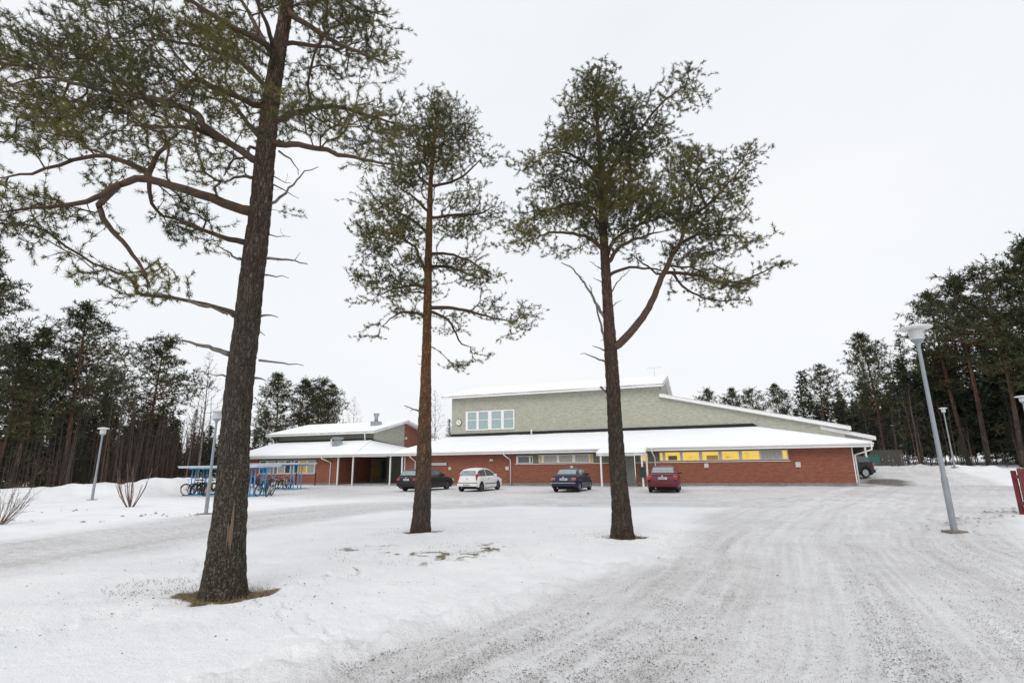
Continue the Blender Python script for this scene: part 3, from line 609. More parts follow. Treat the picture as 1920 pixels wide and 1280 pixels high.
def make_car(name, label, paint, L, Wd, top, green, wb, roh, wr=.31, rim=GALV, lens=LAMP_R, lamps='block', side_cuts=(.0,), strip=None, glass=CGLASS, rear=RGLASS, plate_low=False):
    """local frame: y forward from the tail (0) to the nose (L), x to the right.  top: bonnet/boot line, green: roof line"""
    root = empty(name); hw = Wd / 2; ax = (roh, roh + wb); sill = .22; ar = wr + .055
    ys = np.unique(np.concatenate([np.linspace(0, L, 44)] + [np.linspace(a - ar, a + ar, 19) for a in ax]))
    rows = []
    for y in ys:
        e = min(y, L - y); inset = .20 * max(0, 1 - e / .38) ** 2.2; w = hw - inset - (.05 * max(0, 1 - (L - y) / 1.2)); zt = interp(top, y)
        zb = sill + .13 * max(0, 1 - e / .35)
        for a in ax:
            if abs(y - a) < ar: zb = max(zb, wr + math.sqrt(max(0, ar * ar - (y - a) ** 2)))
        zb = min(zb, zt - .1); h = zt - zb
        rows.append([(w - .05, zb), (w - .015, zb + .04), (w, zb + .28 * h), (w - .004, zb + .62 * h), (w - .03, zb + .9 * h), (w - .09, zt), (w * .5, zt + .025), (0, zt + .035)])
    mb = MB(); m = 15; v = []
    for y, row in zip(ys, rows):
        full = [(x, y, z) for x, z in row] + [(-x, y, z) for x, z in row[:-1][::-1]]; v += full
    nst = len(ys); f = [(i * m + k, i * m + k + 1, (i + 1) * m + k + 1, (i + 1) * m + k) for i in range(nst - 1) for k in range(m - 1)] + [tuple(range(m)), tuple(range((nst - 1) * m, nst * m))[::-1]]
    mb.add(v, f)
    # greenhouse
    gy0, gy1 = green[0][0], green[-1][0]; gys = np.unique(np.concatenate([np.linspace(gy0, gy1, 36), [p[0] for p in green]]))
    def belt(y): return interp(top, y) - .01
    def gw(y, z):
        b = belt(y); H = max(g[1] for g in green); q = np.clip((z - b) / (H - b + 1e-6), 0, 1); e = min(y - gy0, gy1 - y); return (hw - .085) - (.20 * q + .04 * q ** 4) - .06 * max(0, 1 - e / .5)
    v = []; 
    for y in gys:
        zr = interp(green, y); zb = belt(y) - .03; zr = max(zr, zb + .02); pts = []
        for q in (0, .5, .82, .94): z = zb + (zr - zb) * q; pts.append((gw(y, z), z))
        wr_ = pts[-1][0]; pts += [(wr_ - .06, zr - .012), (wr_ * .5, zr + .012), (0, zr + .018)]
        v += [(x, y, z) for x, z in pts] + [(-x, y, z) for x, z in pts[:-1][::-1]]
    m2 = 13; nst = len(gys); mb.add(v, [(i * m2 + k, i * m2 + k + 1, (i + 1) * m2 + k + 1, (i + 1) * m2 + k) for i in range(nst - 1) for k in range(m2 - 1)] + [tuple(range(m2)), tuple(range((nst - 1) * m2, nst * m2))[::-1]])
    body = mb.build('body', paint, root, smooth=True)
    md = body.modifiers.new('edges', 'EDGE_SPLIT'); md.split_angle = R(38)
    MB().box(-hw + .16, hw - .16, .25, L - .25, .17, .62).build('underbody', UNDER, root)
    # side windows
    cuts = [gy0 + .16] + list(side_cuts) + [gy1 - .30]
    for sx in (1, -1):
        for a, b in zip(cuts[:-1], cuts[1:]):
            V = []; F = []; yy = np.linspace(a + .035, b - .035, 9)
            for y in yy:
                zb = belt(y) + .045; zt = interp(green, y) - .085; zt = max(zt, zb + .005)
                for z in (zb, (zb + zt) / 2, zt): V.append((sx * (gw(y, z) + .007), y, z))
            for i in range(8):
                for k in range(2): F.append((i * 3 + k, i * 3 + k + 1, i * 3 + k + 4, i * 3 + k + 3))
            q = MB(); q.add(V, F); q.build('side_window', glass, root, smooth=True)
        q = MB()
        for c in cuts[1:-1]: q.box(*sorted((sx * (hw - .012), sx * (hw + .012))), c + .10, c + .26, interp(top, c) - .17, interp(top, c) - .135)
        q.build('door_handle', TRIM, root)
        q = MB(); ym = gy1 - .52; q.box(*sorted((sx * (hw - .10), sx * (hw + .11))), ym - .04, ym + .06, belt(ym) + .02, belt(ym) + .14); q.build('mirror', paint if paint is not None else TRIM, root, bevel=.03)
        q = MB(); q.box(*sorted((sx * (hw - .008), sx * (hw + .006))), ax[0] + ar + .02, ax[1] - ar - .02, .46, .51); q.build('rubbing_strip', TRIM if strip is None else strip, root)
    # rear and front glass follow the roof line
    def glass_patch(pa, pb, sgn, nm, mm):
        V = []; F = []; n_ = 7
        for i in range(n_):
            q = i / (n_ - 1); y = pa[0] + (pb[0] - pa[0]) * q; z = interp(green, y); w_ = gw(y, z) - .075
            nrm = Vector((0, -sgn * (pb[1] - pa[1]) / max(.01, abs(pb[0] - pa[0])) if 0 else -sgn, .6)).normalized() * .022
            for k in range(5): V.append((w_ * (k / 2 - 1), y + nrm.y, z + nrm.z + .01 * (1 - abs(k / 2 - 1))))
        for i in range(n_ - 1):
            for k in range(4): F.append((i * 5 + k, i * 5 + k + 1, i * 5 + k + 6, i * 5 + k + 5))
        q = MB(); q.add(V, F); q.build(nm, mm, root, smooth=True)
    zt0 = interp(top, gy0); hi = green[2] if len(green) > 5 else green[1]
    def lerp(a, b, t): return (a[0] + (b[0] - a[0]) * t, a[1] + (b[1] - a[1]) * t)
    glass_patch(lerp(green[0], green[1], .18), lerp(green[1], green[2], .35), 1, 'rear_window', rear)
    glass_patch(lerp(green[-1], green[-2], .1), lerp(green[-1], green[-2], .88), -1, 'windscreen', glass)
    # lamps, bumper, plate
    zt = interp(top, .12)
    for sx in (1, -1):
        q = MB()
        if lamps == 'tall': q.box(*sorted((sx * (hw - .30), sx * (hw - .055))), .0, .19, zt - .27, zt - .05)
        elif lamps == 'pillar': q.box(*sorted((sx * (hw - .24), sx * (hw - .13))), .03, .24, zt - .22, zt + .20)
        else: q.box(*sorted((sx * (hw - .34), sx * (hw - .08))), -.012, .17, zt - .27, zt - .11)
        q.build('tail_light', lens, root, bevel=.03)
        MB().box(*sorted((sx * (hw - .5), sx * (hw - .12))), L - .25, L - .03, .58, .72).build('headlight', LAMP_W, root, bevel=.03)
    q = MB(); q.box(-hw + .10, hw - .10, -.045, .10, .34, .56); q.build('bumper', paint, root, bevel=.04)
    q = MB(); q.box(-hw + .09, hw - .09, -.052, .02, .545, .575); q.build('bumper_strip', strip or TRIM, root)
    zp = .44 if plate_low else zt - .2; yp = -.055 if plate_low else -.022
    pl = MB().box(-.25, .25, yp - .012, yp + .05, zp - .06, zp + .06).build('number_plate', PLATE, root)
    MB().box(-.245, -.205, yp - .016, yp - .012, zp - .055, zp + .055).build('plate_band', BLUE_B, pl)
    q = MB()
    for k in range(6): q.box(-.16 + k * .06, -.125 + k * .06, yp - .0155, yp - .012, zp - .035, zp + .035)
    q.build('plate_characters', PINK, pl)
    MB().disc((0, -.012, zt - .08), .05, (0, 1, 0), .03, 14).build('badge', CHROME, root)
    MB().tube([(-hw * .45, -.03, .27), (-hw * .45, .3, .27)], .03, 8).build('exhaust', CHROME, root)
    for a in ax:
        for sx in (1, -1):
            x = sx * (hw - .12); prof = [(wr - .1, -.095), (wr - .03, -.1), (wr, -.07), (wr, .07), (wr - .03, .1), (wr - .1, .095)]
            V = []; n_ = 28
            for r_, o_ in prof:
                for k in range(n_): t_ = 2 * math.pi * k / n_; V.append((x + o_, a + r_ * math.cos(t_), wr + r_ * math.sin(t_)))
            P = len(prof); q = MB(); q.add(V, [(i * n_ + k, i * n_ + (k + 1) % n_, ((i + 1) % P) * n_ + (k + 1) % n_, ((i + 1) % P) * n_ + k) for i in range(P) for k in range(n_)])
            wh = q.build('wheel', TYRE, root, smooth=True)
            q = MB().disc((x + sx * .055, a, wr), wr - .1, (1, 0, 0), .02, 24)
            for k in range(5):
                t_ = 2 * math.pi * k / 5; q.obox((x + sx * .075, a, wr), (x + sx * .075, a + (wr - .1) * math.cos(t_), wr + (wr - .1) * math.sin(t_)), .05, .03, (1, 0, 0))
            q.disc((x + sx * .08, a, wr), .05, (1, 0, 0), .03, 12); q.build('rim', rim, wh)
    tag(root, label, 'car', 'cars parked by the school')
    return root
def paint(name, c): return mat(name, c, .38, 0, spec=.35, coat=.12, var=.05, scale=2)
def place(o, x, y, rz, dz=0.0): o.location = (x, y, gz(x, y) + dz); o.rotation_euler = (0, 0, rz); return o
DRIM = mat('dark_rim', (.10, .095, .09), .6, .3)
hatch = make_car('hatchback', 'small white hatchback parked by the brick wall', paint('white_car', (.74, .74, .73)), 3.85, 1.66,
    [(0, .80), (.04, .90), (.2, .94), (2.6, .95), (2.85, .93), (3.5, .78), (3.75, .64), (3.85, .5)], [(.06, .94), (.26, 1.28), (.48, 1.41), (1.2, 1.485), (1.9, 1.45), (2.15, 1.38), (2.98, .92)], 2.46, .56, .295, DRIM, LAMP_R, 'pillar', (1.3,), plate_low=True)
navy = make_car('saloon_car', 'navy blue car with pale red tail lights near the porch', paint('navy_car', (.008, .012, .036)), 4.2, 1.70,
    [(0, .86), (.05, .96), (.25, 1.0), (.8, 1.0), (2.9, .95), (3.7, .82), (4.05, .68), (4.2, .5)], [(.62, 1.0), (1.05, 1.26), (1.45, 1.385), (2.0, 1.41), (2.5, 1.35), (3.2, .95)], 2.58, .80, .305, GALV, LAMP_P, 'block', (1.95,), CHROME)
red = make_car('saloon_car', 'burgundy saloon parked in front of the lit windows', paint('burgundy_car', (.105, .006, .018)), 4.6, 1.76,
    [(0, .90), (.05, 1.0), (.25, 1.04), (.9, 1.04), (3.2, .98), (4.1, .83), (4.45, .68), (4.6, .5)], [(.72, 1.04), (1.22, 1.34), (1.65, 1.46), (2.3, 1.485), (2.8, 1.42), (3.6, .98)], 2.70, .92, .315, GALV, LAMP_R, 'tall', (2.05,), paint('burgundy_strip', (.16, .03, .045)))
est = make_car('estate_car', 'dark estate car half hidden behind the slim pine trunk', paint('dark_car', (.014, .010, .013)), 4.6, 1.77,
    [(0, .86), (.05, .96), (.2, 1.0), (3.1, .98), (4.05, .83), (4.45, .68), (4.6, .5)], [(.12, 1.0), (.36, 1.27), (.62, 1.42), (1.4, 1.475), (2.3, 1.465), (2.75, 1.38), (3.5, .97)], 2.72, .90, .315, DRIM, LAMP_R, 'block', (1.35, 2.1), rear=RGLASS)
suv = make_car('off_road_car', 'black high car with red tail light half behind the building corner', paint('black_car', (.008, .008, .010)), 4.5, 1.82,
    [(0, .95), (.05, 1.06), (.2, 1.1), (3.1, 1.08), (4.0, .98), (4.35, .8), (4.5, .55)], [(.1, 1.1), (.3, 1.4), (.5, 1.6), (1.2, 1.68), (2.2, 1.67), (2.7, 1.55), (3.3, 1.06)], 2.66, .86, .345, GALV, LAMP_R, 'tall', (1.3, 2.2))
def put_rear(o, xl, yl, track, roh, rz):
    """rear-left wheel stands at xl, yl"""
    d = Vector((-math.sin(rz), math.cos(rz))); r_ = Vector((math.cos(rz), math.sin(rz))); p = Vector((xl, yl)) + r_ * track / 2 - d * roh
    return place(o, p.x, p.y, rz)
put_rear(hatch, -3.45, 35.75, 1.42, .56, R(-24)); put_rear(navy, 2.62, 33.7, 1.46, .80, R(-22)); put_rear(red, 8.05, 31.9, 1.52, .92, R(-19)); put_rear(est, -7.5, 37.4, 1.53, .90, R(-28))
place(suv, 27.35, 41.6, R(95))

# ------------------------------------------------------------------ bicycles and their shelters
def make_bike(colour, name='bicycle'):
    """stands along +y, front wheel at y=.53"""
    root = empty(name); wr = .335; rub = mat('bike_tyre', (.02, .02, .021), .85); spoke = mat('spoke', (.4, .41, .42), .4, .7)
    for y in (-.53, .53):
        V = []; n_, k_ = 28, 6
        for i in range(n_):
            a = 2 * math.pi * i / n_
            for j in range(k_): b = 2 * math.pi * j / k_; q = wr + .03 * math.cos(b); V.append((.03 * math.sin(b), y + q * math.cos(a), wr + .022 + q * math.sin(a)))
        mb = MB(); mb.add(V, [(i * k_ + j, i * k_ + (j + 1) % k_, ((i + 1) % n_) * k_ + (j + 1) % k_, ((i + 1) % n_) * k_ + j) for i in range(n_) for j in range(k_)])
        wh = mb.build('wheel', rub, root, smooth=True)
        mb = MB()
        for i in range(14): a = 2 * math.pi * i / 14; mb.tube([(.0, y, wr + .022), (.0, y + wr * math.cos(a), wr + .022 + wr * math.sin(a))], .004, 3)
        mb.disc((0, y, wr + .022), .035, (1, 0, 0), .07, 10); mb.build('spokes', spoke, wh)
        arc = [(0, y + (wr + .05) * math.cos(a), wr + .022 + (wr + .05) * math.sin(a)) for a in np.linspace(R(20), R(165), 9)]
        MB().tube(arc, .018, 5).build('mudguard', mat('mudguard', (.03, .03, .032), .4), root)
    bb, st, hd, rx, fx = (0, -.08, .30), (0, -.22, .80), (0, .36, .86), (0, -.53, .357), (0, .53, .357); hl = (0, .40, .68)
    mb = MB()
    for a, b in ((bb, st), (bb, hl), (st, hl), (hl, hd)): mb.tube([a, b], .025, 6)
    for x in (-.05, .05): mb.tube([(0, bb[1], bb[2]), (x, rx[1], rx[2])], .011, 5); mb.tube([(0, st[1], st[2] - .06), (x, rx[1], rx[2])], .010, 5); mb.tube([(x * .8, hl[1] + .01, hl[2]), (x, fx[1], fx[2])], .014, 5)
    mb.build('frame', colour, root, smooth=True)
    MB().tube([st, (0, -.26, .93)], .013, 6).build('seat_post', spoke, root)
    mb = MB(); mb.add([(-.07, -.38, .95), (.07, -.38, .95), (.09, -.3, .96), (-.09, -.3, .96), (.02, -.10, .955), (-.02, -.10, .955), (0, -.3, .90), (0, -.12, .92)], [(0, 1, 2, 3), (3, 2, 4, 5), (0, 3, 6), (1, 2, 6)[::-1], (0, 6, 1), (3, 5, 7, 6), (2, 6, 7, 4), (4, 7, 5)]); mb.build('saddle', mat('saddle', (.025, .022, .02), .6), root)
    MB().tube([(-.29, .24, 1.02), (-.2, .33, 1.03), (0, .36, 1.0), (.2, .33, 1.03), (.29, .24, 1.02)], .013, 6).tube([hd, (0, .36, 1.0)], .014, 6).build('handlebar', spoke, root)
    MB().disc((.05, bb[1], bb[2]), .085, (1, 0, 0), .008, 16).tube([(.07, bb[1], bb[2]), (.09, bb[1] + .1, bb[2] - .13)], .01, 5).tube([(-.05, bb[1], bb[2]), (-.09, bb[1] - .1, bb[2] + .13)], .01, 5).build('crank', mat('crank', (.12, .12, .12), .5, .6), root)
    return root
bike_cols = dict(black=(.018, .018, .02), silver=(.50, .52, .54), green=(.10, .22, .05), red=(.30, .03, .035), blue=(.03, .08, .25), white=(.68, .69, .70), purple=(.11, .03, .12))
proto = {k: None for k in bike_cols}
def bike(col, s, t, rz, lean, label):
    if proto[col] is None: o = proto[col] = make_bike(mat('bike_' + col, c_ := bike_cols[col], .35, var=.05))
    else: o = copy_tree(proto[col])
    p = bw(s, t); o.location = (p[0], p[1], gz(p[0], p[1]) + .005); o.rotation_euler = (0, R(lean), BA + rz); tag(o, label, 'bicycle', 'bicycles in the shelters')
    return o
BLUE = mat('shelter_blue', (.065, .31, .60), .45, var=.12, scale=5); ROOFM = mat('shelter_roof', (.50, .54, .60), .5, color2=(.62, .66, .72), scale=3)
def shelter(s0, s1, t, H, posts, label):
    """roof sheet on pairs of blue posts with ground rails, along the building line"""
    p = bw(s0, t); pc = bw((s0 + s1) / 2 + 1.5, t); root = empty('bicycle_shelter', (p[0], p[1], gz(*pc[:2])), BA); L = s1 - s0
    r_ = MB().box(0, L, -.95, .95, H, H + .07).build('shelter_roof', ROOFM, root, bevel=.01)
    MB().box(-.03, L + .03, -1.0, 1.0, H + .072, H + .13).build('roof_sheet', ROOFM, r_, bevel=.02)
    MB().box(.2, L - .2, -.3, -.22, H - .08, H).box(.2, L - .2, .22, .3, H - .08, H).build('beam', BLUE, root)
    for q in posts:
        for dx in (0, .30):
            for dy in (-.32, .32): MB().tube([(q + dx, dy * 1.25, 0), (q + dx, dy * 1.25, H)], .036, 8).build('post', BLUE, root, smooth=True)
        MB().tube([(q, -.95, .05), (q, .95, .05)], .03, 6).tube([(q + .30, -.95, .05), (q + .30, .95, .05)], .03, 6).build('foot_rail', BLUE, root)
    MB().tube([(.3, -.62, .05), (L - .3, -.62, .05)], .03, 6).tube([(.3, .62, .05), (L - .3, .62, .05)], .03, 6).build('rack_rail', BLUE, root)
    return tag(root, label, 'bicycle shelter', 'bicycle shelters')
shelter(-41.1, -34.6, -16.0, 1.72, (.6, 5.55), 'blue steel bicycle shelter beyond the bare bush, the nearer of the two')
shelter(-46.2, -38.1, -8.6, 1.86, (.9, 4.2, 6.9), 'blue steel bicycle shelter close to the brick wing, the farther of the two')
for i, (c, s, t, a, l, lab) in enumerate((
    ('black', -38.0, -15.2, 8, 9, 'black bicycle at the outer end of the nearer shelter'), ('silver', -37.4, -15.9, -6, 12, 'silver bicycle second from the outer end of the nearer shelter'),
    ('green', -36.6, -15.3, 14, 10, 'lime green bicycle in the nearer shelter'), ('black', -35.9, -15.9, 4, -9, 'black bicycle right beside the lime green one'), ('green', -35.2, -15.3, -8, 11, 'green bicycle near the shelter middle behind the thick trunk'),
    ('black', -37.7, -15.5, 25, -12, 'black bicycle wedged between the first two at the outer shelter end'), ('black', -37.0, -15.6, -14, 9, 'black bicycle between the silver and the lime green one'), ('red', -36.25, -15.6, 10, -11, 'red bicycle partly hidden behind the lime green one'),
    ('white', -31.5, -15.7, 30, 14, 'white bicycle with a big pale wheel at the near shelter end'), ('blue', -32.4, -15.3, 12, -10, 'blue bicycle between the right posts of the nearer shelter'))):
    bike(c, s - 2.95, t - .3, R(180 * (i % 2) + a), l, lab)
for i, (c, s, t, a, l, lab) in enumerate((
    ('red', -44.2, -6.5, 6, 9, 'red bicycle leftmost visible in the farther shelter'), ('black', -43.4, -7.1, -10, 11, 'black bicycle next to the red one in the farther shelter'), ('purple', -42.6, -6.6, 12, -8, 'purple bicycle in the farther shelter'),
    ('black', -41.7, -7.2, 22, 10, 'black bicycle standing askew mid way along the farther shelter'), ('black', -41.0, -6.6, -12, 12, 'black bicycle beside the middle posts of the farther shelter'), ('black', -40.3, -7.2, 16, -9, 'black bicycle leaning just right of the middle posts of the farther shelter'),
    ('blue', -39.6, -6.7, 8, 10, 'dark blue bicycle near the right posts of the farther shelter'), ('silver', -38.9, -7.1, 24, 13, 'silver bicycle last at the right end of the farther shelter'))):
    bike(c, s - .9, t - 1.6, R(180 * (i % 2) + a), l, lab)
for s, lab in ((-43.75, 'slim black bollard by the brick wing near the downpipe'), (-46.0, 'slim black bollard by the wing windows behind the bicycles')):
    p = bw(s, -1.0); o = MB().lathe([(.09, 0), (.09, .03), (.055, .05), (.055, 1.0), (.075, 1.03), (.07, 1.1), (.02, 1.13)], (0, 0, 0), 14).build('bollard', mat('bollard', (.03, .018, .02), .5), None, smooth=False); o.location = (p[0], p[1], gz(*p[:2])); tag(o, lab, 'bollard', 'black bollards by the wing')

# ------------------------------------------------------------------ lamp posts
POLE = mat('lamp_pole', (.27, .30, .33), .5, .3, var=.12, scale=6, stretch=(1, 1, .3)); LHEAD = mat('lamp_white', (.70, .71, .72), .4, var=.05); LLOUV = mat('lamp_louvre', (.62, .64, .65), .3, var=.1, scale=30, stretch=(.1, .1, 3))
def lamp_post(x, y, H, label, dish=.37, base=True, arm=False):
    root = empty('street_lamp', (x, y, gz(x, y) - .02))
    MB().lathe([(.070, 0), (.070, 1.25), (.062, 1.3)], (0, 0, 0), 16).build('sleeve', mat('lamp_sleeve', (.29, .31, .33), .55, .4, var=.2, scale=9, stretch=(1, 1, .25)), root, smooth=False)
    MB().lathe([(.054, 1.22), (.042, H - .46)], (0, 0, 0), 16).build('pole', POLE, root)
    if base: MB().box(-.2, .2, -.16, .16, 0, .05).build('base_plate', mat('base_rust', (.20, .17, .14), .8, var=.3), root)
    hd = MB().lathe([(.048, H - .50), (.06, H - .44), (.145, H - .34), (.15, H - .32)], (0, 0, 0), 20).build('lamp_cup', POLE, root)
    lv = MB().lathe([(.148, H - .32), (.152, H - .06)], (0, 0, 0), 24).build('lantern', LLOUV, root)
    mb = MB()
    for k in range(6): z = H - .29 + k * .042; mb.lathe([(.158, z), (.170, z + .006), (.158, z + .012)], (0, 0, 0), 24)
    mb.build('louvre_rings', LHEAD, lv)
    MB().lathe([(.15, H - .06), (dish * .9, H - .045), (dish, H - .02), (dish, H), (dish * .7, H + .035), (.05, H + .06)], (0, 0, 0), 32).build('lamp_dish', LHEAD, root, smooth=False)
    return tag(root, label, 'street lamp', 'street lamps')
lamp_post(10.57, 13.27, 5.08, 'tall grey street lamp standing nearest at the roadside')
lamp_post(-24.05, 30.92, 4.05, 'street lamp on the snow bank in front of the dark wood', .30)
lamp_post(-11.95, 21.17, 4.0, 'street lamp beside the thick pine trunk, its pole crossing the bicycle shelter', .26)
lamp_post(36.9, 45, 4.95, 'street lamp by the snow heap below the tall roadside pines', .31)
lamp_post(46.8, 65, 4.75, 'most distant street lamp, beside the birch trunk past the building corner', .31)
lamp_post(32.75, 33.6, 5.5, 'street lamp cut by the frame above the red fence')

# ------------------------------------------------------------------ red fence
RED = mat('red_fence', (.135, .018, .018), .75, var=.2, scale=6, stretch=(4, 4, .6), bump=.3, bscale=40)
fx, fy = 15.15, 16.2
fe = tag(empty('picket_fence', (fx, fy, gz(fx, fy) - .05), R(28)), 'dark red painted picket fence at the road edge', 'fence')
for i in range(22):
    x = i * .135; h = 1.38 + .015 * math.sin(i * 2.1)
    mb = MB(); mb.wall([(x, 0, .06), (x + .095, 0, .06), (x + .095, 0, h - .05), (x + .0475, 0, h), (x, 0, h - .05)], (0, .024, 0)); mb.build('picket', RED, fe)
for z in (.35, 1.12): MB().box(-.12, 3.1, .026, .075, z - .05, z + .05).build('rail', RED, fe)
for x in (.05, 1.6, 3.0): MB().box(x - .05, x + .05, .077, .18, -.4, 1.3).build('post', RED, fe)

# dark board fence beyond the parked black car
bf = empty('board_fence', (38.5, 57.5, gz(38.5, 57.5)), R(-12)); tag(bf, 'dark weathered board fence behind the black high car', 'fence')
DKW = mat('dark_boards', (.075, .07, .062), .85, var=.3, scale=4, stretch=(3, 3, .5))
for i in range(15): MB().box(i * .2, i * .2 + .17, 0, .03, 0, 1.75 + .03 * math.sin(i * 3.3)).build('board', DKW, bf)
MB().box(0, 3, .031, .08, .4, .5).box(0, 3, .031, .08, 1.3, 1.4).build('rail', DKW, bf)
gb = tag(empty('waste_container', (37.9, 56.4, gz(37.9, 56.4)), R(-15)), 'green waste container beside the dark board fence', 'container')
MB().wall([(-.55, 0, .15), (.55, 0, .15), (.62, 0, 1.1), (-.62, 0, 1.1)], (0, .75, 0)).build('bin_body', mat('bin_green', (.02, .10, .085), .5, var=.1), gb, bevel=.03); MB().wall([(-.66, -.04, 1.1), (.66, -.04, 1.1), (.6, .1, 1.25), (-.6, .1, 1.25)], (0, .75, 0)).build('bin_lid', mat('bin_lid', (.02, .075, .065), .5), gb, bevel=.03)
for sx in (-.45, .45): MB().disc((sx, .1, .09), .09, (1, 0, 0), .05, 12).build('wheel', TYRE, gb)
# orange crates behind the bank
OR = mat('orange_wood', (.36, .16, .055), .8, var=.25, scale=5, stretch=(1, 1, 4))
for x, y, lab in ((-30.3, 41.4, 'orange wooden crate at the wood edge beside the bank lamp'), (-30.9, 47.3, 'orange wooden crate at the wood edge behind the snow mound')):
    c = tag(empty('wooden_crate', (x, y, gz(x, y)), R(25)), lab, 'crate', 'orange crates'); 
    for k in range(5): MB().box(-.75, .75, -.4, -.37, .05 + k * .22, .24 + k * .22).build('slat', OR, c); MB().box(-.75, .75, .37, .4, .05 + k * .22, .24 + k * .22).build('slat', OR, c)
    for sx in (-.72, .66): MB().box(sx, sx + .06, -.369, .369, 0, 1.16).build('end_board', OR, c)

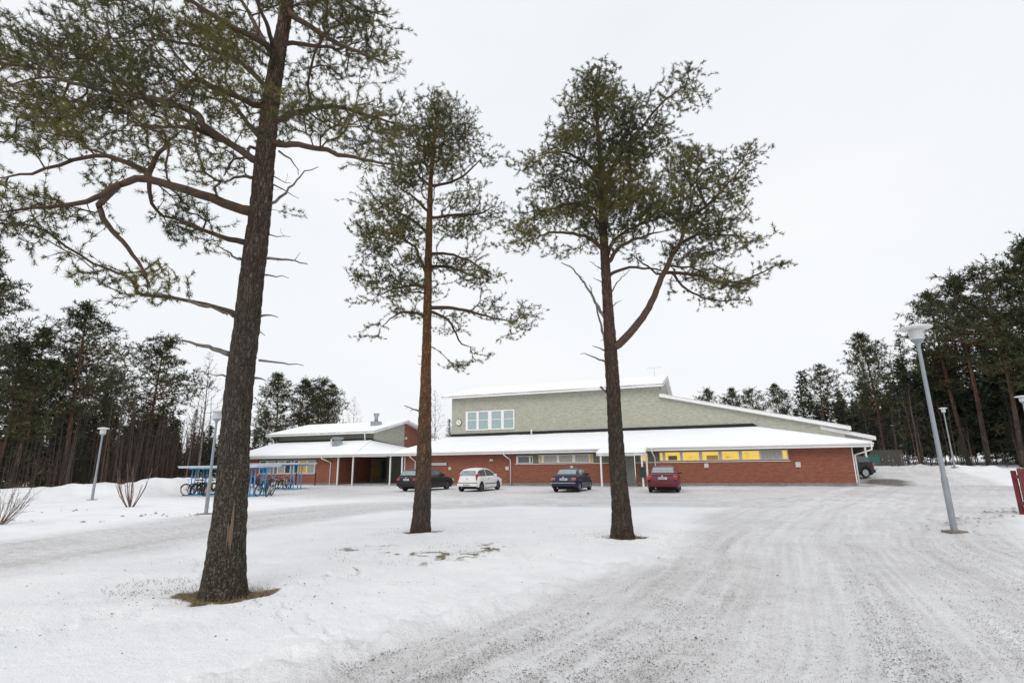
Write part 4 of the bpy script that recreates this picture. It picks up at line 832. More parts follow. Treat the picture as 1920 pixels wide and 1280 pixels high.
PINE_NEAR=dict(trunk=[[-4.16,8.04,0.0,0.281],[-4.17,8.04,0.44,0.258],[-4.19,8.04,1.1,0.228],[-4.21,8.04,1.79,0.212],[-4.24,8.04,2.59,0.205],[-4.24,8.04,3.26,0.196],[-4.23,8.04,4.04,0.192],[-4.22,8.04,4.94,0.184],[-4.21,8.04,5.9,0.175],[-4.22,8.04,6.9,0.161],[-4.22,8.04,7.95,0.142],[-4.18,8.04,9.07,0.126],[-4.11,8.04,10.24,0.11],[-4.07,8.04,11.75,0.083],[-4.11,8.04,13.5,0.043]],
limbs=[([[-4.37,8.04,5.9],[-4.72,7.84,5.99],[-5.23,7.64,6.13],[-5.75,7.44,6.21],[-6.03,7.24,5.99],[-6.14,7.04,5.66],[-6.42,6.84,5.44],[-6.67,6.64,5.3],[-6.96,6.44,5.12]],0.076),([[-7.01,8.04,6.21],[-6.64,7.89,5.66],[-6.1,7.74,5.17],[-5.67,7.59,4.68],[-5.43,7.44,4.38]],0.043),([[-6.21,8.04,6.59],[-6.23,8.17,7.01],[-6.14,8.31,7.46],[-6.01,8.44,7.81]],0.047),([[-6.22,8.04,6.64],[-6.31,7.89,6.71],[-6.71,7.74,6.82],[-6.93,7.59,6.73],[-7.19,7.44,6.47],[-7.44,7.29,6.24],[-7.84,7.14,6.06]],0.038),([[-6.18,8.04,6.52],[-6.25,8.24,6.33],[-6.27,8.44,6.18],[-6.03,8.64,6.1],[-5.54,8.84,5.87]],0.028),([[-4.35,8.04,6.85],[-4.96,8.36,7.38],[-5.69,8.68,7.89],[-6.39,9.0,8.26],[-7.11,9.32,8.52],[-8.03,9.64,8.78]],0.061),([[-5.32,8.04,7.47],[-5.62,8.21,7.94],[-6.05,8.38,8.24],[-6.81,8.55,8.56],[-7.58,8.73,8.83],[-8.5,8.9,9.16],[-9.35,9.07,9.5],[-10.58,9.24,9.41]],0.057),([[-4.38,8.04,7.9],[-4.71,7.76,7.96],[-5.01,7.48,7.97],[-5.07,7.2,7.8],[-5.14,6.92,7.28],[-5.12,6.64,6.99]],0.047),([[-4.35,8.04,7.34],[-4.9,8.59,8.02],[-5.52,9.14,8.81],[-6.24,9.69,9.57],[-7.38,10.24,10.53]],0.043),([[-4.25,8.04,9.01],[-4.24,7.72,8.95],[-4.45,7.4,8.9],[-4.82,7.08,8.95],[-5.14,6.76,8.97],[-5.64,6.44,8.79]],0.052),([[-4.27,8.04,8.96],[-4.83,8.51,9.96],[-5.6,8.97,11.31],[-6.33,9.44,12.61]],0.047),([[-4.26,8.04,9.07],[-3.98,7.14,8.87],[-3.76,6.24,8.64]],0.038),([[-4.25,8.04,8.28],[-5.28,8.54,9.42],[-6.27,9.04,10.13],[-7.57,9.54,10.82],[-9.18,10.04,11.24]],0.038),([[-3.99,8.04,7.19],[-3.57,7.84,7.04],[-3.12,7.64,6.83],[-2.61,7.44,6.57],[-2.12,7.24,6.34],[-1.63,7.04,6.12]],0.047),([[-4.08,8.04,7.68],[-3.81,8.24,7.99],[-3.36,8.44,8.25],[-2.77,8.64,8.24],[-2.21,8.84,8.15],[-1.92,9.04,8.14]],0.043),([[-4.08,8.04,9.94],[-3.43,7.74,9.29],[-2.82,7.44,8.67],[-2.26,7.14,8.18],[-1.91,6.84,7.76]],0.047),([[-4.13,8.04,9.32],[-3.64,8.51,9.65],[-3.4,8.97,10.03],[-3.02,9.44,10.72]],0.033),([[-4.08,8.04,10.49],[-3.66,8.31,11.02],[-3.09,8.57,10.66],[-2.52,8.84,10.66]],0.038),([[-4.2,8.04,7.0],[-4.36,7.79,6.99],[-4.26,7.54,6.63],[-4.3,7.29,6.43],[-4.29,7.04,6.0]],0.024),([[-4.42,8.04,5.37],[-4.54,7.81,5.34],[-4.67,7.59,5.31],[-4.88,7.36,5.38],[-5.06,7.14,5.32]],0.043),([[-4.36,8.04,6.54],[-4.75,8.34,6.78],[-5.15,8.64,6.88],[-5.63,8.94,7.04]],0.024)],
dead=[([[-4.05,8.04,5.09],[-3.56,7.89,4.99],[-3.19,7.74,4.87]],0.025),([[-4.04,8.04,4.8],[-3.73,8.24,4.82]],0.017),([[-4.06,8.04,6.07],[-3.86,8.14,6.32],[-3.69,8.24,6.72],[-3.43,8.34,6.91]],0.028),([[-4.0,8.04,7.07],[-3.77,8.14,6.9],[-3.69,8.24,6.72]],0.019),([[-4.44,8.04,4.11],[-4.62,7.87,4.19],[-4.86,7.71,4.21],[-5.34,7.54,4.33]],0.047),([[-4.45,8.04,3.48],[-4.87,8.14,3.63],[-5.42,8.24,3.78]],0.047),([[-4.45,8.04,3.12],[-4.77,8.14,3.18]],0.019),([[-3.99,8.04,3.38],[-3.65,8.14,3.34],[-3.36,8.24,3.31]],0.021),([[-4.01,8.04,3.1],[-3.76,7.94,3.02]],0.019),([[-4.03,8.04,4.1],[-3.79,8.14,4.11]],0.021),([[-4.35,8.04,4.99],[-4.73,8.19,5.25],[-5.12,8.34,5.51]],0.025),([[-4.05,8.04,6.59],[-3.83,8.24,6.55]],0.012),([[-4.06,8.04,6.44],[-3.63,8.14,6.22]],0.015),([[-4.02,8.04,5.51],[-3.7,8.14,5.52]],0.012),([[-4.08,8.04,3.86],[-3.95,8.14,3.81]],0.015)],
pads=[[-9.99,9.07,9.96,0.77,0.55,1],[-8.76,7.96,8.95,0.67,0.48,0.85],[-11.43,10.38,11.14,0.88,0.63,0.85],[-9.25,9.07,10.14,0.88,0.49,1],[-8.03,7.87,9.03,0.76,0.43,0.85],[-10.63,10.42,11.39,1.01,0.57,0.85],[-9.1,10.04,10.74,1.09,0.6,1],[-7.87,8.68,9.52,0.94,0.52,0.85],[-10.01,11.04,11.63,1.2,0.66,0.85],[-7.67,9.54,10.68,1.04,0.58,1],[-6.89,8.57,9.77,0.94,0.52,0.85],[-8.87,11.04,12.08,1.21,0.67,0.85],[-6.31,9.04,10.46,0.99,0.55,1],[-5.53,7.91,9.37,0.87,0.48,0.85],[-7.09,10.15,11.53,1.11,0.62,0.85],[-5.17,8.54,9.41,0.62,0.51,0.9],[-5.87,9.69,10.44,0.7,0.58,0.7],[-8.48,8.9,9.04,1.16,0.47,1],[-7.23,7.59,7.96,0.99,0.4,0.85],[-9.64,10.11,10.03,1.32,0.54,0.85],[-6.94,8.55,8.74,1.01,0.46,1],[-5.71,7.04,7.5,0.84,0.38,0.85],[-7.83,9.66,9.64,1.15,0.52,0.85],[-5.09,7.48,7.9,0.71,0.4,1],[-4.37,6.42,7.03,0.61,0.34,0.85],[-6.15,9.03,9.17,0.86,0.48,0.85],[-9.54,9.07,8.82,0.85,0.43,1],[-8.27,7.86,7.88,0.74,0.37,0.85],[-10.57,10.04,9.58,0.95,0.47,0.85],[-5.59,6.44,8.4,0.8,0.22,0.9],[-4.8,5.54,7.47,0.68,0.19,0.7],[-4.83,7.08,9.09,0.79,0.19,0.9],[-4.15,6.09,8.06,0.68,0.17,0.7],[-11.4,9.24,9.61,0.77,0.88,1],[-10.19,8.26,8.78,0.69,0.79,0.85],[-13.27,10.75,10.9,0.9,1.03,0.85],[-8.5,7.14,6.12,0.49,0.57,0.9],[-9.9,8.32,6.84,0.57,0.66,0.7],[-11.5,9.24,11.07,0.68,0.57,0.9],[-13.07,10.5,12.34,0.77,0.65,0.7],[-7.81,7.29,6.84,0.51,0.27,0.9],[-8.94,8.34,7.57,0.58,0.31,0.7],[-7.36,7.59,7.15,0.71,0.3,1],[-5.93,6.12,6.1,0.57,0.24,0.85],[-8.56,8.83,8.04,0.82,0.35,0.85],[-8.13,9.64,8.72,1.01,0.4,1],[-6.82,8.08,7.59,0.85,0.34,0.85],[-9.42,11.16,9.82,1.17,0.47,0.85],[-6.12,8.44,7.73,0.78,0.35,0.9],[-5.52,7.62,7.14,0.71,0.32,0.7],[-5.39,8.68,7.88,0.6,0.36,0.9],[-5.97,9.62,8.55,0.67,0.4,0.7],[-6.85,7.74,6.6,0.8,0.28,0.6],[-5.95,8.31,7.11,0.76,0.29,0.6],[-4.42,7.04,6.11,0.44,0.29,0.9],[-5.23,8.34,6.91,0.52,0.34,0.7],[-7.5,7.29,6.57,0.5,0.21,0.6],[-6.84,6.64,5.43,0.41,0.19,0.9],[-7.94,7.71,6.02,0.48,0.22,0.7],[-6.48,6.84,5.36,0.5,0.17,0.9],[-7.58,8.01,5.98,0.58,0.2,0.7],[-6.62,6.64,5.06,0.41,0.16,0.9],[-7.79,7.81,5.64,0.48,0.19,0.7],[-6.26,7.04,5.42,0.39,0.19,0.6],[-6.43,7.89,6.59,0.63,0.31,0.6],[-6.09,8.24,6.35,0.56,0.19,0.6],[-5.05,7.14,5.26,0.55,0.25,0.9],[-5.92,8.38,5.87,0.65,0.3,0.7],[-5.74,8.84,5.9,0.39,0.2,0.9],[-4.86,7.49,5.27,0.33,0.17,0.7],[-6.58,6.44,4.67,0.35,0.18,0.6],[-6.44,6.64,4.52,0.29,0.09,0.6],[-7.28,6.44,4.97,0.43,0.29,0.9],[-5.87,5.19,4.35,0.35,0.23,0.7],[-6.54,7.74,4.75,0.38,0.12,0.6],[-5.81,7.59,4.51,0.7,0.21,0.9],[-6.89,9.01,5.03,0.83,0.25,0.7],[-5.05,7.44,4.46,0.36,0.18,0.6],[-5.25,7.44,4.13,0.48,0.14,0.6],[-5.82,7.44,4.24,0.4,0.13,0.6],[-4.93,7.36,5.08,0.32,0.15,0.6],[-6.33,6.84,4.99,0.45,0.14,0.6],[-3.29,8.57,10.34,0.9,0.47,1],[-2.7,7.03,8.8,0.73,0.39,0.85],[-3.8,9.9,11.67,1.03,0.55,0.85],[-2.91,9.44,10.86,0.63,0.63,0.9],[-2.54,8.23,9.69,0.55,0.55,0.7],[-3.16,8.97,9.77,0.86,0.38,0.9],[-3.51,9.96,10.65,0.96,0.42,0.7],[-3.57,8.97,9.4,0.54,0.28,0.6],[-1.82,6.84,7.9,0.21,0.29,0.6],[-3.46,7.74,9.75,0.48,0.25,0.9],[-2.97,6.63,8.6,0.41,0.21,0.7],[-3.82,8.24,8.1,0.44,0.35,1],[-3.18,6.87,7.05,0.36,0.29,0.85],[-4.4,9.51,9.08,0.5,0.4,0.85],[-3.4,8.44,8.0,0.54,0.3,1],[-2.92,7.26,7.13,0.47,0.25,0.85],[-3.8,9.44,8.74,0.61,0.33,0.85],[-2.86,8.64,7.91,0.65,0.34,1],[-2.35,7.11,6.82,0.54,0.28,0.85],[-3.18,9.61,8.6,0.73,0.38,0.85],[-2.4,8.84,7.81,0.46,0.37,1],[-2.07,7.61,6.97,0.4,0.32,0.85],[-2.73,10.07,8.65,0.52,0.42,0.85],[-2.7,7.44,6.77,0.69,0.19,0.6],[-2.12,7.24,6.44,0.37,0.17,0.9],[-1.88,6.41,5.9,0.33,0.15,0.7],[-4.14,8.04,7.9,0.34,0.38,1],[-3.45,6.69,6.86,0.28,0.31,0.85],[-4.65,9.03,8.66,0.38,0.42,0.85],[-3.73,8.04,6.01,0.16,0.11,0.6],[-2.01,8.84,8.24,0.37,0.25,0.9],[-2.27,9.99,9.08,0.42,0.28,0.7],[-4.17,7.14,9.14,0.53,0.26,0.6],[-3.8,8.04,8.83,0.48,0.39,0.6],[-4.56,7.76,7.85,0.46,0.27,0.9],[-5.23,8.88,8.73,0.52,0.31,0.7],[-4.44,8.04,8.51,0.38,0.29,0.6],[-5.41,8.54,9.66,0.62,0.41,0.9],[-4.78,7.54,8.74,0.55,0.37,0.7],[-4.17,8.04,10.98,1.22,0.51,1],[-3.65,7.03,9.82,1.07,0.44,0.85],[-4.87,9.38,12.53,1.42,0.59,0.85],[-3.26,8.31,11.27,0.84,0.42,1],[-2.87,7.33,10.15,0.74,0.37,0.85],[-3.69,9.39,12.52,0.95,0.47,0.85],[-6.35,9.44,12.76,1.08,0.48,1],[-5.53,8.22,11.34,0.94,0.42,0.85],[-7.26,10.79,14.34,1.23,0.55,0.85],[-5.28,6.44,9.08,0.65,0.28,0.9],[-4.26,5.2,7.67,0.52,0.23,0.7],[-4.08,8.04,12.4,0.94,0.52,1],[-3.28,6.45,10.3,0.76,0.42,0.85],[-4.68,9.22,13.97,1.08,0.6,0.85],[-4.91,8.04,12.29,0.84,0.42,0.9],[-5.77,9.45,14.14,0.98,0.49,0.7],[-4.12,8.04,13.57,0.48,0.38,1],[-3.34,6.51,11.31,0.39,0.3,0.85],[-4.74,9.24,15.34,0.56,0.43,0.85],[-6.45,6.44,8.8,0.56,0.24,0.9],[-7.81,7.8,10.28,0.68,0.29,0.7]],
)
PINE_MIDDLE=dict(trunk=[[-2.48,14.6,-0.01,0.268],[-2.47,14.6,0.51,0.235],[-2.45,14.6,1.62,0.21],[-2.45,14.6,2.77,0.185],[-2.45,14.6,4.26,0.144],[-2.45,14.6,5.04,0.132],[-2.46,14.6,7.48,0.111],[-2.46,14.6,9.56,0.085],[-2.44,14.6,10.65,0.066],[-2.35,14.6,12.16,0.044],[-2.25,14.6,13.21,0.021]],
limbs=[([[-2.48,14.6,6.2],[-1.84,14.45,6.15],[-1.21,14.3,6.0],[-0.59,14.15,5.76],[0.04,14.0,5.57]],0.055),([[-2.45,14.6,6.15],[-1.87,14.75,5.86],[-1.65,14.9,5.5],[-1.49,15.05,5.21],[-1.08,15.2,5.12]],0.038),([[-2.49,14.6,5.96],[-2.98,14.77,6.13],[-3.4,14.93,6.13],[-3.91,15.1,5.79]],0.038),([[-2.46,14.6,6.81],[-2.91,14.3,6.79],[-3.44,14.0,6.54],[-3.8,13.7,6.21]],0.041),([[-2.46,14.6,7.48],[-1.91,14.9,7.59],[-1.59,15.2,7.58],[-1.06,15.5,7.42]],0.045),([[-2.46,14.6,7.9],[-1.69,14.33,7.73],[-1.04,14.07,7.33],[-0.57,13.8,6.9]],0.041),([[-2.45,14.6,7.14],[-2.71,14.42,7.71],[-2.81,14.25,7.98],[-3.38,14.07,8.27],[-3.88,13.9,8.37]],0.048),([[-2.47,14.6,9.03],[-1.77,14.83,9.26],[-0.95,15.07,9.42],[-0.54,15.3,9.81]],0.041),([[-2.46,14.6,10.1],[-1.73,14.4,10.16],[-1.22,14.2,10.39],[-0.76,14.0,10.76]],0.041),([[-2.44,14.6,10.1],[-2.9,14.95,10.68],[-3.33,15.3,11.38]],0.038),([[-2.45,14.6,8.5],[-3.1,14.9,9.19],[-3.85,15.2,9.71],[-4.47,15.5,10.26]],0.045),([[-2.45,14.6,9.2],[-2.89,14.2,9.53],[-3.37,13.8,9.75]],0.038),([[-2.4,14.6,11.4],[-1.9,14.95,11.97],[-1.24,15.3,12.2]],0.031),([[-2.42,14.6,11.21],[-2.89,14.3,11.49],[-3.17,14.0,11.84]],0.031)],
dead=[([[-2.45,14.6,3.12],[-2.71,14.65,3.25],[-3.07,14.7,3.38]],0.034),([[-2.45,14.6,4.42],[-2.73,14.7,4.59]],0.017),([[-2.46,14.6,4.69],[-2.71,14.7,4.81]],0.014),([[-2.41,14.6,4.19],[-2.62,14.5,4.25]],0.021),([[-2.43,14.6,3.81],[-2.3,14.6,3.86]],0.017)],
pads=[[-2.04,14.6,12.93,0.55,0.31,1],[-1.89,13.47,12.07,0.51,0.28,0.85],[-2.24,16.02,14.02,0.6,0.34,0.85],[-2.63,14.6,12.59,0.89,0.44,1],[-2.4,13.29,11.62,0.81,0.4,0.85],[-2.81,15.56,13.3,0.95,0.47,0.85],[-1.82,14.95,12.56,0.7,0.45,1],[-1.64,13.47,11.49,0.63,0.41,0.85],[-1.99,16.34,13.56,0.76,0.49,0.85],[-2.89,14.3,11.54,0.91,0.43,1],[-2.68,13.24,10.81,0.84,0.4,0.85],[-3.15,15.58,12.42,0.99,0.47,0.85],[-2.16,14.95,11.78,0.95,0.59,1],[-1.96,13.62,10.89,0.86,0.53,0.85],[-2.37,16.41,12.76,1.04,0.64,0.85],[-1.33,15.3,12.2,0.64,0.46,0.9],[-1.44,16.64,13.11,0.69,0.5,0.7],[-3.07,15.3,11.28,0.96,0.59,1],[-2.82,14.09,10.52,0.88,0.55,0.85],[-3.31,16.53,12.05,1.04,0.64,0.85],[-2.01,14.6,10.79,0.5,0.47,1],[-1.88,13.69,10.23,0.47,0.44,0.85],[-2.17,15.75,11.51,0.54,0.5,0.85],[-0.81,14.0,10.67,0.45,0.21,0.9],[-0.85,14.76,11.16,0.47,0.22,0.7],[-3.68,13.8,9.66,0.59,0.47,0.9],[-3.47,13.01,9.21,0.56,0.44,0.7],[-4.59,15.5,9.88,0.42,0.49,0.9],[-4.89,16.53,10.42,0.44,0.52,0.7],[-3.67,15.2,9.53,0.78,0.58,1],[-3.36,13.89,8.86,0.71,0.53,0.85],[-3.94,16.31,10.1,0.84,0.62,0.85],[-3.92,13.9,8.33,0.49,0.43,0.9],[-4.26,15.09,8.9,0.53,0.47,0.7],[-3.07,14.07,8.27,0.71,0.5,1],[-2.87,13.16,7.85,0.67,0.46,0.85],[-3.27,15.01,8.7,0.76,0.53,0.85],[-3.67,14.07,7.91,0.71,0.43,1],[-3.33,12.77,7.34,0.64,0.39,0.85],[-4.06,15.55,8.56,0.79,0.48,0.85],[-3.9,14.0,7.26,0.43,0.33,0.9],[-4.21,15.13,7.71,0.46,0.36,0.7],[-3.23,14.95,10.41,0.68,0.47,1],[-3.0,13.87,9.78,0.63,0.44,0.85],[-3.5,16.21,11.14,0.73,0.51,0.85],[-1.81,14.4,9.94,0.75,0.49,0.6],[-1.12,15.07,9.98,0.61,0.44,0.9],[-1.05,14.1,9.45,0.57,0.41,0.7],[-0.66,15.3,9.87,0.38,0.38,0.6],[-1.6,14.83,9.31,0.91,0.3,0.9],[-1.73,16.04,9.93,0.98,0.32,0.7],[-0.95,15.07,9.2,0.6,0.3,0.9],[-1.01,16.0,9.66,0.64,0.32,0.7],[-1.92,14.83,8.74,0.62,0.3,1],[-1.78,13.71,8.21,0.58,0.27,0.85],[-2.1,16.2,9.39,0.68,0.32,0.85],[-1.35,14.33,8.16,0.47,0.35,0.6],[-3.88,14.0,6.91,0.58,0.33,0.9],[-3.51,12.67,6.42,0.52,0.3,0.7],[-3.19,14.3,6.88,0.74,0.28,1],[-2.9,12.99,6.41,0.67,0.25,0.85],[-3.41,15.28,7.23,0.79,0.3,0.85],[-3.55,14.0,6.3,0.57,0.33,0.9],[-3.26,12.86,5.93,0.52,0.3,0.7],[-3.91,13.7,6.03,0.29,0.29,0.6],[-3.46,14.93,6.23,0.73,0.32,0.6],[-3.79,15.1,5.66,0.73,0.29,0.6],[-2.96,14.77,5.69,0.44,0.41,0.6],[-1.19,14.07,7.22,0.7,0.4,0.9],[-1.27,14.96,7.57,0.75,0.42,0.7],[-0.57,13.8,6.79,0.45,0.27,0.9],[-0.53,12.64,6.37,0.41,0.25,0.7],[-1.69,14.33,7.53,0.56,0.34,0.9],[-1.59,13.52,7.2,0.53,0.32,0.7],[-1.58,15.2,7.0,0.9,0.26,0.6],[-0.44,14.15,5.96,0.54,0.24,0.9],[-0.48,15.47,6.35,0.59,0.26,0.7],[0.28,14.0,5.75,0.36,0.3,0.9],[0.26,12.99,5.46,0.33,0.28,0.7],[0.0,14.0,5.32,0.38,0.24,0.9],[0.0,13.2,5.12,0.36,0.22,0.7],[-0.29,14.0,4.99,0.29,0.15,0.6],[-1.36,14.3,5.86,0.7,0.27,0.6],[-1.87,14.75,5.7,0.56,0.28,0.6],[-1.27,15.2,4.8,0.57,0.25,0.6],[-0.93,15.2,4.99,0.41,0.19,0.6],[-1.57,15.05,4.45,0.47,0.19,0.6],[-2.52,14.6,7.82,0.64,0.48,0.6],[-2.34,14.6,6.81,0.63,0.39,0.6],[-2.79,14.42,7.41,0.63,0.39,0.9],[-2.55,13.14,6.91,0.57,0.36,0.7]],
)
